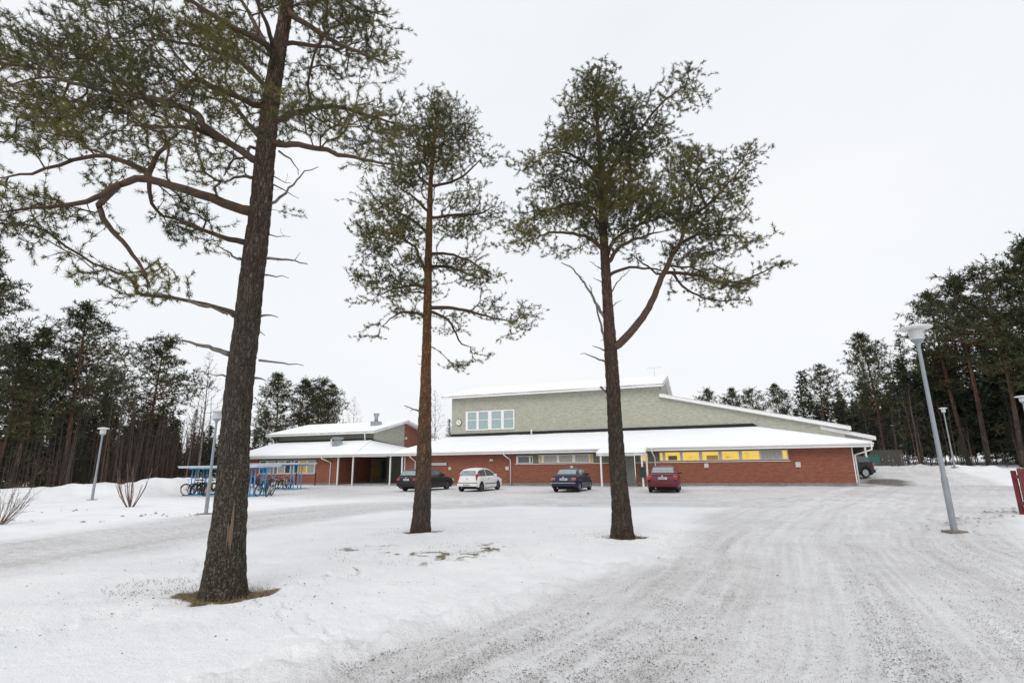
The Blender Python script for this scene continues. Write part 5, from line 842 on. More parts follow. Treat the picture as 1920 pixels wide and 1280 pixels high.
PINE_FORKED=dict(trunk=[[2.57,13.19,-0.01,0.28],[2.58,13.19,0.57,0.231],[2.56,13.19,1.32,0.209],[2.55,13.19,2.74,0.18],[2.55,13.19,4.44,0.165],[2.54,13.19,5.96,0.134],[2.54,13.19,7.47,0.116],[2.54,13.19,8.42,0.095],[2.56,13.19,9.89,0.072],[2.53,13.19,11.43,0.046],[2.55,13.19,12.41,0.031],[2.65,13.19,13.14,0.016]],
limbs=[([[2.62,13.19,4.58],[3.04,13.09,4.98],[3.38,12.99,5.38],[3.62,12.89,5.77],[3.89,12.79,6.39],[4.1,12.69,6.79],[4.39,12.59,7.26],[4.53,12.49,7.73],[4.74,12.39,8.36],[4.8,12.29,8.83]],0.101),([[2.57,13.19,7.09],[2.85,13.46,7.71],[3.38,13.72,8.18],[4.48,13.99,8.71]],0.053),([[2.59,13.19,6.86],[2.87,12.96,7.29],[3.4,12.72,7.48],[4.04,12.49,7.56]],0.053),([[2.59,13.19,6.63],[3.21,13.32,6.87],[3.96,13.46,6.86],[4.46,13.59,6.75]],0.04),([[4.17,13.19,6.68],[4.83,13.06,6.55],[5.73,12.94,6.27],[6.39,12.81,6.44],[6.94,12.69,6.67]],0.04),([[2.53,13.19,7.32],[2.11,13.01,7.6],[1.67,12.84,7.67],[1.02,12.66,7.61],[0.51,12.49,7.31]],0.05),([[2.53,13.19,7.94],[2.29,13.42,8.53],[1.96,13.64,8.95],[1.29,13.87,8.95],[0.68,14.09,8.82]],0.043),([[4.8,13.19,8.19],[5.59,13.39,8.77],[6.18,13.59,9.4],[6.91,13.79,10.2]],0.047),([[2.56,13.19,9.31],[3.05,13.05,10.05],[3.67,12.91,10.78],[4.12,12.77,11.36],[4.52,12.63,11.67],[5.11,12.49,12.03]],0.047),([[4.52,13.19,7.44],[5.02,12.92,7.63],[5.61,12.66,7.49],[6.23,12.39,7.26]],0.037),([[4.89,13.19,8.38],[5.4,13.44,8.18],[6.27,13.69,8.45]],0.031),([[2.56,13.19,9.56],[1.98,12.92,9.9],[1.37,12.66,9.98],[0.63,12.39,9.66]],0.04),([[2.57,13.19,10.06],[3.2,13.59,10.83],[3.77,13.99,12.1]],0.034),([[2.55,13.19,8.5],[3.05,12.74,8.65],[3.65,12.29,8.62]],0.037),([[2.54,13.19,11.08],[2.13,13.49,11.57],[1.54,13.79,11.98]],0.028),([[2.55,13.19,8.9],[2.04,13.54,9.43],[1.32,13.89,9.9]],0.034),([[2.55,13.19,9.06],[3.16,13.69,9.76],[4.12,14.19,10.67]],0.034),([[5.11,13.19,9.19],[5.54,13.39,9.8],[6.02,13.59,10.09]],0.031),([[5.09,13.19,9.03],[4.87,13.04,9.6],[4.78,12.89,9.92]],0.031),([[4.01,13.19,6.53],[3.55,13.49,7.12],[3.35,13.79,7.48]],0.023),([[4.33,13.19,6.6],[4.75,13.36,6.21],[5.51,13.52,5.99],[6.38,13.69,6.03]],0.028)],
dead=[([[2.43,13.19,5.45],[2.19,13.12,5.86],[1.92,13.04,6.36],[1.64,12.96,6.71],[1.32,12.89,6.88]],0.043),([[2.43,13.19,4.66],[2.32,13.26,5.39],[2.22,13.32,5.93],[2.11,13.39,6.43]],0.037),([[2.44,13.19,4.53],[2.09,13.29,4.71]],0.025),([[2.43,13.19,4.25],[2.05,13.14,4.4],[1.75,13.09,4.48]],0.028),([[2.65,13.19,6.13],[2.97,13.29,6.58],[3.25,13.39,6.85]],0.022),([[2.63,13.19,5.73],[2.93,13.29,5.95]],0.019),([[2.51,13.19,6.71],[2.13,13.29,7.06]],0.019),([[2.52,13.19,6.4],[2.17,13.09,6.52]],0.019),([[2.36,13.19,3.34],[2.5,13.09,3.24]],0.025),([[2.24,13.19,3.62],[2.55,13.34,3.4]],0.031)],
pads=[[2.58,13.19,12.83,0.5,0.28,1],[2.36,12.02,11.85,0.46,0.26,0.85],[2.79,14.23,13.7,0.54,0.3,0.85],[2.47,13.19,12.42,0.66,0.41,1],[2.29,12.22,11.63,0.61,0.38,0.85],[2.7,14.41,13.4,0.72,0.44,0.85],[2.14,13.49,11.93,0.82,0.32,0.9],[1.99,12.55,11.22,0.76,0.29,0.7],[1.7,13.79,11.98,0.52,0.26,0.9],[1.54,12.52,11.04,0.47,0.23,0.7],[2.57,13.19,11.93,0.59,0.43,1],[2.36,12.09,11.08,0.54,0.4,0.85],[2.84,14.59,13.01,0.65,0.48,0.85],[3.54,13.99,12.35,0.62,0.36,1],[3.3,13.04,11.63,0.58,0.34,0.85],[3.86,15.26,13.31,0.68,0.39,0.85],[2.99,13.19,11.17,0.84,0.43,1],[2.71,11.94,10.27,0.76,0.39,0.85],[3.25,14.34,11.99,0.92,0.47,0.85],[2.12,13.49,11.27,0.72,0.41,0.9],[2.28,14.52,11.99,0.77,0.44,0.7],[4.82,12.49,11.86,0.53,0.33,0.9],[5.18,13.41,12.61,0.57,0.35,0.7],[5.09,12.49,11.52,0.32,0.32,0.9],[5.4,13.26,12.12,0.34,0.34,0.7],[4.27,12.77,11.35,0.54,0.24,0.9],[4.55,13.61,11.99,0.57,0.25,0.7],[4.93,12.63,11.24,0.33,0.13,0.6],[3.95,12.77,11.0,0.56,0.27,0.9],[3.63,11.73,10.25,0.52,0.25,0.7],[3.53,13.59,10.96,0.86,0.44,1],[3.16,12.19,10.01,0.77,0.39,0.85],[3.86,14.86,11.83,0.94,0.48,0.85],[4.09,12.91,10.49,0.54,0.33,0.9],[4.44,14.0,11.23,0.58,0.36,0.7],[0.77,12.39,9.74,0.51,0.28,0.9],[0.73,11.62,9.24,0.48,0.27,0.7],[1.53,12.66,10.19,0.67,0.38,1],[1.39,11.48,9.41,0.61,0.34,0.85],[1.69,14.01,11.09,0.74,0.42,0.85],[2.14,12.92,10.03,0.68,0.47,1],[1.92,11.57,9.16,0.61,0.42,0.85],[2.38,14.4,10.97,0.76,0.53,0.85],[2.91,13.05,10.1,0.69,0.54,1],[2.63,11.82,9.31,0.62,0.49,0.85],[3.22,14.48,11.02,0.76,0.6,0.85],[3.97,14.19,10.82,0.84,0.45,1],[3.57,12.77,9.91,0.76,0.41,0.85],[4.37,15.6,11.72,0.93,0.5,0.85],[4.38,12.89,10.09,0.38,0.33,0.6],[0.48,12.39,9.39,0.4,0.25,0.6],[1.04,13.89,10.0,0.72,0.41,0.9],[1.1,14.71,10.48,0.77,0.43,0.7],[1.74,13.54,9.61,0.58,0.43,0.9],[1.64,12.76,9.16,0.55,0.4,0.7],[2.59,13.19,9.36,0.69,0.48,1],[2.31,11.75,8.53,0.61,0.42,0.85],[2.85,14.51,10.12,0.75,0.52,0.85],[3.46,13.69,9.64,0.71,0.49,1],[3.09,12.24,8.8,0.64,0.44,0.85],[3.83,15.13,10.46,0.79,0.55,0.85],[1.14,13.87,9.29,0.72,0.34,0.9],[1.23,14.96,9.88,0.77,0.37,0.7],[2.04,13.64,9.15,0.7,0.43,0.9],[1.89,12.6,8.59,0.65,0.4,0.7],[2.76,12.74,8.56,0.66,0.46,1],[2.55,11.77,8.04,0.61,0.42,0.85],[3.02,13.94,9.2,0.72,0.5,0.85],[3.49,12.29,8.4,0.76,0.47,1],[3.2,11.25,7.83,0.69,0.43,0.85],[3.75,13.2,8.89,0.81,0.5,0.85],[0.68,14.09,8.87,0.72,0.41,0.9],[0.71,14.87,9.26,0.76,0.43,0.7],[1.59,13.87,8.74,0.85,0.4,1],[1.42,12.42,8.01,0.76,0.36,0.85],[1.7,14.83,9.23,0.91,0.43,0.85],[2.39,13.19,8.39,0.68,0.44,1],[2.22,12.21,7.9,0.63,0.41,0.85],[2.66,14.67,9.13,0.75,0.49,0.85],[3.31,12.74,8.3,0.78,0.4,1],[3.0,11.52,7.67,0.71,0.36,0.85],[3.67,14.13,9.01,0.87,0.44,0.85],[0.18,12.49,7.61,0.44,0.17,0.9],[0.16,11.53,7.16,0.41,0.15,0.7],[0.59,12.49,7.61,0.52,0.3,0.9],[0.55,11.67,7.22,0.49,0.28,0.7],[0.03,12.49,7.26,0.3,0.16,0.9],[0.03,11.64,6.88,0.28,0.15,0.7],[0.87,12.66,7.33,0.72,0.28,0.6],[1.28,12.66,7.08,0.5,0.17,0.6],[4.92,12.89,9.8,0.68,0.44,1],[4.39,11.51,8.94,0.6,0.39,0.85],[5.47,14.34,10.71,0.75,0.49,0.85],[5.92,13.59,9.88,0.56,0.4,0.9],[5.38,12.35,9.14,0.5,0.36,0.7],[6.85,13.79,10.52,0.38,0.35,0.9],[6.33,12.75,9.85,0.35,0.32,0.7],[6.97,13.79,10.16,0.25,0.41,0.9],[7.36,14.57,10.64,0.27,0.43,0.7],[4.77,12.29,8.8,0.72,0.39,1],[4.36,11.23,8.19,0.66,0.35,0.85],[5.18,13.35,9.41,0.78,0.42,0.85],[6.18,13.59,9.37,0.55,0.4,0.9],[6.53,14.37,9.81,0.58,0.42,0.7],[6.45,13.59,9.03,0.4,0.33,0.9],[7.02,14.81,9.68,0.43,0.36,0.7],[4.62,13.19,8.68,0.68,0.41,1],[4.3,12.29,8.2,0.63,0.38,0.85],[4.95,14.12,9.17,0.73,0.44,0.85],[5.57,13.39,8.61,0.69,0.39,0.9],[5.25,12.61,8.21,0.65,0.37,0.7],[6.27,13.69,8.42,0.55,0.3,0.9],[5.91,12.9,8.03,0.51,0.29,0.7],[4.32,12.49,7.7,0.64,0.3,1],[3.81,11.01,7.0,0.56,0.27,0.85],[4.81,13.9,8.38,0.71,0.34,0.85],[5.38,13.44,7.99,0.68,0.33,1],[5.0,12.49,7.54,0.63,0.3,0.85],[5.86,14.64,8.54,0.74,0.36,0.85],[5.64,12.66,7.46,0.5,0.22,0.9],[6.01,13.5,7.85,0.53,0.24,0.7],[6.3,12.39,7.27,0.27,0.12,0.9],[5.81,11.43,6.85,0.25,0.11,0.7],[5.87,12.39,7.08,0.35,0.16,0.9],[6.39,13.49,7.55,0.38,0.18,0.7],[3.53,12.72,7.4,0.64,0.31,0.6],[3.9,12.69,6.94,0.5,0.3,0.9],[4.18,13.6,7.31,0.53,0.33,0.7],[3.49,13.79,7.36,0.39,0.24,0.6],[4.87,13.06,7.05,0.66,0.31,0.9],[5.25,14.07,7.46,0.71,0.34,0.7],[5.41,12.66,6.87,0.63,0.22,0.9],[4.94,11.57,6.43,0.58,0.2,0.7],[4.68,13.06,6.48,0.65,0.23,0.9],[5.12,14.29,6.92,0.71,0.25,0.7],[5.32,12.94,6.28,0.64,0.25,1],[4.81,11.7,5.84,0.58,0.23,0.85],[5.7,13.87,6.6,0.69,0.27,0.85],[6.0,12.94,6.18,0.5,0.22,0.9],[6.52,14.05,6.56,0.54,0.24,0.7],[6.69,12.81,6.56,0.42,0.14,0.9],[7.28,13.95,6.99,0.45,0.15,0.7],[4.87,13.36,5.98,0.66,0.23,0.6],[5.79,13.52,5.96,0.66,0.17,0.6],[6.45,13.69,6.06,0.38,0.15,0.6],[5.34,13.52,5.8,0.52,0.13,0.6],[2.51,13.19,7.78,0.73,0.29,1],[2.33,12.26,7.36,0.68,0.27,0.85],[2.78,14.62,8.44,0.81,0.32,0.85],[3.24,13.72,8.35,0.61,0.3,0.9],[3.01,12.75,7.88,0.56,0.28,0.7]],
)
# ------------------------------------------------------------------ trees: growth
def catmull(P, step):
    P = np.array(P, float); Q = np.vstack([2 * P[0] - P[1], P, 2 * P[-1] - P[-2]]); out = []
    for i in range(1, len(Q) - 2):
        n = max(1, int(math.ceil(np.linalg.norm(Q[i + 1][:3] - Q[i][:3]) / step)))
        for k in range(n):
            t = k / n; a, b, c, d = Q[i - 1], Q[i], Q[i + 1], Q[i + 2]
            out.append(.5 * (2 * b + (c - a) * t + (2 * a - 5 * b + 4 * c - d) * t * t + (3 * b - a - 3 * c + d) * t ** 3))
    out.append(Q[-2]); return np.array(out)
class Grow:
    def __init__(s, cap=60000): s.P = np.zeros((cap, 3)); s.par = np.full(cap, -1); s.r = np.zeros(cap); s.fix = np.zeros(cap, bool); s.plen = np.zeros(cap); s.ok = np.ones(cap, bool); s.leaf = np.zeros(cap, bool); s.n = 0
    def add(s, p, par, r=0.0, fix=False, ok=True):
        i = s.n; s.P[i] = p; s.par[i] = par; s.r[i] = r; s.fix[i] = fix; s.ok[i] = ok
        s.plen[i] = 0 if par < 0 else s.plen[par] + np.linalg.norm(s.P[par] - p); s.n += 1; return i
    def limb(s, pts, r0, r1, step=.2, wob=.010, ok_from=.12, seed=0):
        c = catmull(pts, step); r_ = np.random.default_rng(seed + s.n); d = np.linalg.norm(s.P[:s.n] - c[0], axis=1); par = int(np.argmin(d)); n = len(c)
        for k in range(1, n):
            t = k / (n - 1); p = c[k] + r_.normal(0, wob, 3) * min(1, 3 * t) * (k < n - 1); par = s.add(p, par, r0 * (1 - t) ** .75 + r1, True, t > ok_from)
    def reach(s, tips, bf=.25, seg=.22, rg=None):
        """join every tip to the crown by the cheapest short branch (distance plus a share of path length)"""
        base = s.P[:s.n].copy(); d = np.array([np.min(np.sum((base - t) ** 2, 1)) for t in tips]); rg = rg or np.random.default_rng(1)
        for t in tips[np.argsort(d)]:
            n = s.n; dd = np.sqrt(np.sum((s.P[:n] - t) ** 2, 1)); cost = dd + bf * s.plen[:n] + (~s.ok[:n]) * 50
            j = int(np.argmin(cost)); L = dd[j]
            if L < .03: continue
            a = s.P[j]; pj = s.par[j]; dr = (a - s.P[pj]) if pj >= 0 else np.array([0, 0, 1.]); dr = dr / (np.linalg.norm(dr) + 1e-6)
            ctl = a + dr * L * .28 + (t - a) * .22 + rg.normal(0, .07 * L, 3) + np.array([0, 0, -.06 * L]); k = max(1, int(math.ceil(L / seg))); par = j
            for q in range(1, k + 1):
                u = q / k; p = (1 - u) ** 2 * a + 2 * u * (1 - u) * ctl + u * u * t; par = s.add(p + (rg.normal(0, .012, 3) if q < k else 0), par)
            s.leaf[par] = True
    def finish(s, tip=.0035, expo=2.35, rmax=.03):
        n = s.n; acc = np.zeros(n); kids = np.bincount(s.par[:n][s.par[:n] >= 0], minlength=n)
        for i in range(n - 1, -1, -1):
            if kids[i] == 0: acc[i] = max(acc[i], tip ** expo)
            if s.par[i] >= 0: acc[s.par[i]] += acc[i]
        r = np.clip(acc ** (1 / expo), tip, None); s.rad = np.where(s.fix[:n], np.maximum(s.r[:n], tip), np.minimum(r, rmax)); s.kids = kids
        ch = [[] for _ in range(n)]
        for i in range(n):
            if s.par[i] >= 0: ch[s.par[i]].append(i)
        s.ch = ch
    def tubes(s, skip=None):
        """one continuous tube per chain of nodes"""
        V = []; F = []; nv = 0; stack = [(0, -1)]
        while stack:
            i, par = stack.pop(); chain = ([par] if par >= 0 else []) + [i]
            while s.ch[chain[-1]]:
                c = s.ch[chain[-1]]; b = max(c, key=lambda q: s.rad[q]); stack += [(q, chain[-1]) for q in c if q != b]; chain.append(b)
            if len(chain) < 2: continue
            if skip is not None:
                chain = [q for q in chain if not skip[q] or q == par]
                if len(chain) < 2: continue
            P = s.P[chain]; rd = s.rad[chain].copy()
            if par >= 0: rd[0] = min(rd[0], rd[1] * 1.25)
            rm = rd[:3].max(); k = 3 if rm < .007 else 4 if rm < .016 else 6 if rm < .05 else 9
            D = np.gradient(P, axis=0); D /= np.linalg.norm(D, axis=1)[:, None] + 1e-9; ref = np.array([.31, .17, .93]); A = np.cross(D, ref); ln = np.linalg.norm(A, axis=1)[:, None]; A = np.where(ln < .1, np.cross(D, [1., 0, 0]), A); A /= np.linalg.norm(A, axis=1)[:, None] + 1e-9; B = np.cross(D, A)
            th = np.arange(k) * 2 * math.pi / k; ring = P[:, None] + (A[:, None] * np.cos(th)[None, :, None] + B[:, None] * np.sin(th)[None, :, None]) * rd[:, None, None]
            m = len(chain); a = (np.arange(m - 1)[:, None] * k + np.arange(k)[None]); b = (np.arange(m - 1)[:, None] * k + (np.arange(k)[None] + 1) % k)
            F.append(np.stack([a, b, b + k, a + k], -1).reshape(-1, 4) + nv); V.append(ring.reshape(-1, 3)); nv += m * k
        return np.vstack(V), np.vstack(F)
    def shoots(s, back=2):
        """positions and directions of needle-bearing shoots: the tips and the nodes just behind them"""
        out = {}
        for i in np.nonzero(s.leaf[:s.n])[0]:
            j = i
            for k in range(back + 1):
                p = s.par[j]
                if p < 0 or s.fix[j]: break
                out[j] = s.P[j] - s.P[p]; j = p
        ids = list(out); d = np.array([out[k] for k in ids]); return s.P[ids], d / (np.linalg.norm(d, axis=1)[:, None] + 1e-9)
def needles(P, D, L, width, K, seed=0, up=.3, dens=1.0):
    """a tuft of K slim blades at every shoot"""
    r_ = np.random.default_rng(seed); n = len(P); D = D + np.array([0, 0, up]) + r_.normal(0, .25, (n, 3)); D /= np.linalg.norm(D, axis=1)[:, None]
    sz = r_.uniform(.75, 1.3, (n, 1, 1)) * L; rad = r_.normal(0, 1, (n, K, 3)); rad -= np.sum(rad * D[:, None], -1, keepdims=True) * D[:, None]; rad /= np.linalg.norm(rad, axis=-1, keepdims=True) + 1e-9
    b = P[:, None] + D[:, None] * sz * r_.uniform(-.9, .55, (n, K, 1)); t = b + (D[:, None] * r_.uniform(.35, .9, (n, K, 1)) + rad * r_.uniform(.5, 1., (n, K, 1))) * sz
    ax = t - b; w = np.cross(ax, r_.normal(0, 1, (n, K, 3))); w /= np.linalg.norm(w, axis=-1, keepdims=True) + 1e-9; w *= width * r_.uniform(.7, 1.3, (n, K, 1))
    V = np.stack([b + w * .5, t, b - w * .5], 2).reshape(-1, 3); F = np.arange(n * K * 3).reshape(-1, 3)
    tone = np.repeat(r_.normal(.46, .13, n) + .9 * (vnoise(P[:, 0] * 1.7 + P[:, 1], P[:, 2] * 2.2 - P[:, 1] * .7, seed) - .5), K * 3); return V, F, tone
def needle_mat(name, dark, light, dead=(.16, .12, .05)):
    m = bpy.data.materials.new(name); m.use_nodes = True; nt = m.node_tree; b = nt.nodes['Principled BSDF']; b.inputs['Roughness'].default_value = .55; b.inputs['Specular IOR Level'].default_value = .35
    a = N(nt, 'ShaderNodeAttribute', attribute_name='tone'); r = N(nt, 'ShaderNodeValToRGB'); r.color_ramp.elements[0].position = .15; r.color_ramp.elements[0].color = (*dark, 1); r.color_ramp.elements[1].position = .85; r.color_ramp.elements[1].color = (*light, 1); e = r.color_ramp.elements.new(.97); e.color = (*dead, 1)
    nt.links.new(a.outputs['Fac'], r.inputs['Fac']); nt.links.new(r.outputs['Color'], b.inputs['Base Color'])
    return m
NEEDLE = needle_mat('pine_needles', (.026, .034, .008), (.150, .140, .032), (.13, .085, .03)); NEEDLE_FAR = needle_mat('far_pine_needles', (.018, .028, .011), (.070, .078, .026)); SPRUCE = needle_mat('spruce_needles', (.014, .024, .012), (.040, .052, .022))
def bark_mat(name, low, high, z0, z1, sc=11.0, lichen=0.0):
    m = bpy.data.materials.new(name); m.use_nodes = True; nt = m.node_tree; b = nt.nodes['Principled BSDF']; b.inputs['Roughness'].default_value = .9; b.inputs['Specular IOR Level'].default_value = .2
    tc = N(nt, 'ShaderNodeTexCoord'); mp = N(nt, 'ShaderNodeMapping'); mp.inputs['Scale'].default_value = (1, 1, .24); nt.links.new(tc.outputs['Object'], mp.inputs[0])
    ds = N(nt, 'ShaderNodeTexNoise'); ds.inputs['Scale'].default_value = 9; nt.links.new(tc.outputs['Object'], ds.inputs['Vector'])
    ad = N(nt, 'ShaderNodeVectorMath', operation='MULTIPLY_ADD'); ad.inputs[1].default_value = (.09, .09, .09); nt.links.new(ds.outputs['Color'], ad.inputs[0]); nt.links.new(mp.outputs[0], ad.inputs[2])
    vo = N(nt, 'ShaderNodeTexVoronoi', feature='DISTANCE_TO_EDGE'); vo.inputs['Scale'].default_value = sc; nt.links.new(ad.outputs[0], vo.inputs['Vector'])
    vc = N(nt, 'ShaderNodeTexVoronoi', feature='F1'); vc.inputs['Scale'].default_value = sc; nt.links.new(ad.outputs[0], vc.inputs['Vector'])
    no = N(nt, 'ShaderNodeTexNoise'); no.inputs['Scale'].default_value = 40; no.inputs['Detail'].default_value = 6; nt.links.new(mp.outputs[0], no.inputs['Vector'])
    sp = N(nt, 'ShaderNodeSeparateXYZ'); nt.links.new(tc.outputs['Object'], sp.inputs[0]); n2 = N(nt, 'ShaderNodeTexNoise'); n2.inputs['Scale'].default_value = 1.6; n2.inputs['Detail'].default_value = 4; nt.links.new(tc.outputs['Object'], n2.inputs['Vector'])
    ma = N(nt, 'ShaderNodeMath', operation='MULTIPLY_ADD'); ma.inputs[1].default_value = 3.0; nt.links.new(n2.outputs['Fac'], ma.inputs[0]); nt.links.new(sp.outputs[2], ma.inputs[2])
    hr = N(nt, 'ShaderNodeMapRange'); hr.inputs[1].default_value = z0 + 1.5; hr.inputs[2].default_value = z1 + 1.5; nt.links.new(ma.outputs[0], hr.inputs[0])
    def mx(fac, a, bb, bt='MIX'):
        n = N(nt, 'ShaderNodeMix', data_type='RGBA', blend_type=bt)
        if isinstance(fac, float): n.inputs[0].default_value = fac
        else: nt.links.new(fac, n.inputs[0])
        for k, q in ((6, a), (7, bb)):
            if isinstance(q, tuple): n.inputs[k].default_value = (*q, 1)
            else: nt.links.new(q, n.inputs[k])
        return n.outputs[2]
    c = mx(hr.outputs[0], low, high)
    tn = N(nt, 'ShaderNodeMapRange'); tn.inputs[1].default_value = .25; tn.inputs[2].default_value = .75; tn.inputs[3].default_value = .55; tn.inputs[4].default_value = 1.5; nt.links.new(no.outputs['Fac'], tn.inputs[0]); c = mx(1.0, c, tn.outputs[0], 'MULTIPLY')
    t2 = N(nt, 'ShaderNodeSeparateColor'); nt.links.new(vc.outputs['Color'], t2.inputs[0]); t3 = N(nt, 'ShaderNodeMapRange'); t3.inputs[3].default_value = .7; t3.inputs[4].default_value = 1.35; nt.links.new(t2.outputs[0], t3.inputs[0]); c = mx(1.0, c, t3.outputs[0], 'MULTIPLY')
    ck = N(nt, 'ShaderNodeMapRange'); ck.inputs[1].default_value = .0; ck.inputs[2].default_value = .12; ck.inputs[3].default_value = .8; ck.inputs[4].default_value = 0; nt.links.new(vo.outputs['Distance'], ck.inputs[0])
    c = mx(ck.outputs[0], c, tuple(q * .32 for q in low))
    if lichen:
        ln = N(nt, 'ShaderNodeTexNoise'); ln.inputs['Scale'].default_value = 34; ln.inputs['Detail'].default_value = 4; nt.links.new(tc.outputs['Object'], ln.inputs['Vector']); lr = N(nt, 'ShaderNodeMapRange'); lr.inputs[1].default_value = .565; lr.inputs[2].default_value = .62; lr.inputs[4].default_value = lichen; nt.links.new(ln.outputs['Fac'], lr.inputs[0])
        hl = N(nt, 'ShaderNodeMapRange'); hl.inputs[1].default_value = 6.0; hl.inputs[2].default_value = 2.5; nt.links.new(ma.outputs[0], hl.inputs[0]); mm = N(nt, 'ShaderNodeMath', operation='MULTIPLY'); nt.links.new(lr.outputs[0], mm.inputs[0]); nt.links.new(hl.outputs[0], mm.inputs[1])
        c = mx(mm.outputs[0], c, (.165, .155, .10))
    nt.links.new(c, b.inputs['Base Color'])
    bp = N(nt, 'ShaderNodeBump'); bp.inputs['Strength'].default_value = .9; bp.inputs['Distance'].default_value = .02
    hs = N(nt, 'ShaderNodeMath', operation='MULTIPLY_ADD'); hs.inputs[1].default_value = .35; nt.links.new(no.outputs['Fac'], hs.inputs[0]); cl = N(nt, 'ShaderNodeMath', operation='MINIMUM'); cl.inputs[1].default_value = .25; nt.links.new(vo.outputs['Distance'], cl.inputs[0]); m4 = N(nt, 'ShaderNodeMath', operation='MULTIPLY'); m4.inputs[1].default_value = 4; nt.links.new(cl.outputs[0], m4.inputs[0]); nt.links.new(m4.outputs[0], hs.inputs[2])
    nt.links.new(hs.outputs[0], bp.inputs['Height']); nt.links.new(bp.outputs['Normal'], b.inputs['Normal'])
    return m
def trunk_mesh(T, base, m, sides=72, step=.045, flare=.32, disp=.016, seed=0):
    c = catmull(T, step); P, r = c[:, :3] - np.array(base), np.maximum(c[:, 3], .006); n = len(c); P[0, 2] = -.12
    th = np.arange(sides) * 2 * math.pi / sides; r_ = np.random.default_rng(seed); ph = r_.uniform(0, 6.28, 4); V = np.zeros((n, sides, 3))
    for i in range(n):
        z = max(0, P[i, 2]); lob = .25 * np.cos(5 * th + ph[0]) + .15 * np.cos(3 * th + ph[1]); rr = r[i] * (1 + .25 * flare * math.exp(-z / .35) * 1.2 + flare * math.exp(-z / .13) * (.5 + lob))
        am = min(disp, r[i] * .09)
        for k in range(sides):
            a = th[k]; q = Vector((math.cos(a) * r[i] * 24, math.sin(a) * r[i] * 24, z * 5.0 + seed)); w_ = mnoise.noise_vector(q * .7) * .5; dd = mnoise.voronoi(q + w_)[0]; f_ = min(.5, dd[1] - dd[0]); d_ = (f_ * 2 - .55) * am + mnoise.noise(q * .22) * am * .8
            V[i, k] = (P[i, 0] + math.cos(a) * (rr[k] + d_), P[i, 1] + math.sin(a) * (rr[k] + d_), P[i, 2])
    i = np.arange(n - 1)[:, None] * sides + np.arange(sides)[None]; j = np.arange(n - 1)[:, None] * sides + (np.arange(sides)[None] + 1) % sides
    return np_mesh('trunk', V.reshape(-1, 3), np.stack([i, j, j + sides, i + sides], -1).reshape(-1, 4), m, True)
def near_pine(name, data, label, seed, per_m2, nl, nw, K, bark, limb_bark, sides, attach_z, clump=.19, flare=.12):
    base = np.array(data['trunk'][0][:3]); base[2] = gz(base[0], base[1]); root = tag(empty(name, tuple(base)), label, 'pine tree', 'pines on the snowy island')
    g = Grow(90000); rg = np.random.default_rng(seed); c = catmull(data['trunk'], .2)
    for k, p in enumerate(c): g.add(p[:3], k - 1, max(p[3], .004), True, p[2] > attach_z)
    tr = g.n
    for pts, r0 in data['limbs']: g.limb(pts, r0, .008, seed=seed)
    tips = []
    for x, y, z, rx, rz, de in data['pads']:
        n = int(math.pi * rx * rz * per_m2 * de + 2); d = rg.normal(0, 1, (n, 3)); d /= np.linalg.norm(d, axis=1)[:, None]; q = d * (rg.uniform(0, 1, (n, 1)) ** .42) * np.array([rx, rx * .85, rz]) * 1.05; q[:, 2] += .12 * rz
        nc = max(1, n // 14); q = np.repeat(q[:nc], int(math.ceil(n / nc)), 0)[:n] + rg.normal(0, 1, (n, 3)) * np.array([clump, clump, clump * .34]); tips.append(np.array([x, y, z]) + q)
    tips = np.vstack(tips); g.reach(tips, .22, .2, rg); g.finish()
    for pts, r0 in data['dead']: pass
    link('trunk', trunk_mesh(data['trunk'], base, bark, sides, .05, flare, seed=seed), root)
    skip = np.zeros(g.n, bool); skip[:tr] = True
    V, F = g.tubes(skip); link('branches', np_mesh('branches', V - base, F, limb_bark, True), root)
    P, D = g.shoots(2); V, F, tn = needles(P, D, nl, nw, K, seed); cr = link('crown', np_mesh('crown', V - base, F, NEEDLE, False, dict(tone=tn)), root)
    for pts, r0 in data['dead']:
        q = catmull(pts, .12) - base; n = len(q); q[1:] += rg.normal(0, .012, (n - 1, 3)); mb = MB().tube(q, [max(.004, r0 * (1 - .75 * i / (n - 1))) for i in range(n)], 6)
        for i in range(2, n - 1, 2):
            if rg.uniform() < .6: e = q[i] + rg.normal(0, .09, 3); mb.tube([q[i], (q[i] + e) / 2 + rg.normal(0, .015, 3), e], [r0 * .28, r0 * .2, .003], 4)
        mb.build('dead_branch', mat('dead_wood', (.10, .085, .075), .9, color2=(.20, .18, .155), scale=9, stretch=(1, 1, 1)), root, smooth=True)
    print(name, 'tips', len(tips), 'nodes', g.n, 'tufts', len(P))
    return root
BARK_A = bark_mat('bark_near', (.062, .051, .042), (.105, .070, .054), 3.0, 8.0, 24, .7); BARK_B = bark_mat('bark_slim', (.080, .060, .050), (.20, .098, .048), .8, 4.0, 26, .1); BARK_C = bark_mat('bark_forked', (.062, .046, .036), (.115, .072, .050), 3.0, 7.0, 26, .3)
LIMB = mat('limb_bark', (.046, .032, .023), .9, color2=(.105, .060, .038), scale=6, bump=.5, bscale=40)
t1 = near_pine('pine_tree', PINE_NEAR, 'thick dark trunked pine nearest on the left with wide crooked limbs', 1, 96, .076, .0082, 30, BARK_A, LIMB, 96, 3.6, .19, .3)
t2 = near_pine('pine_tree', PINE_MIDDLE, 'slim straight orange barked pine in the middle of the three', 2, 90, .082, .0110, 23, BARK_B, LIMB, 56, 5.0, .22)
t3 = near_pine('pine_tree', PINE_FORKED, 'forked pine with a big curved side limb in front of the porch', 3, 92, .084, .0116, 26, BARK_C, LIMB, 64, 4.5, .22)
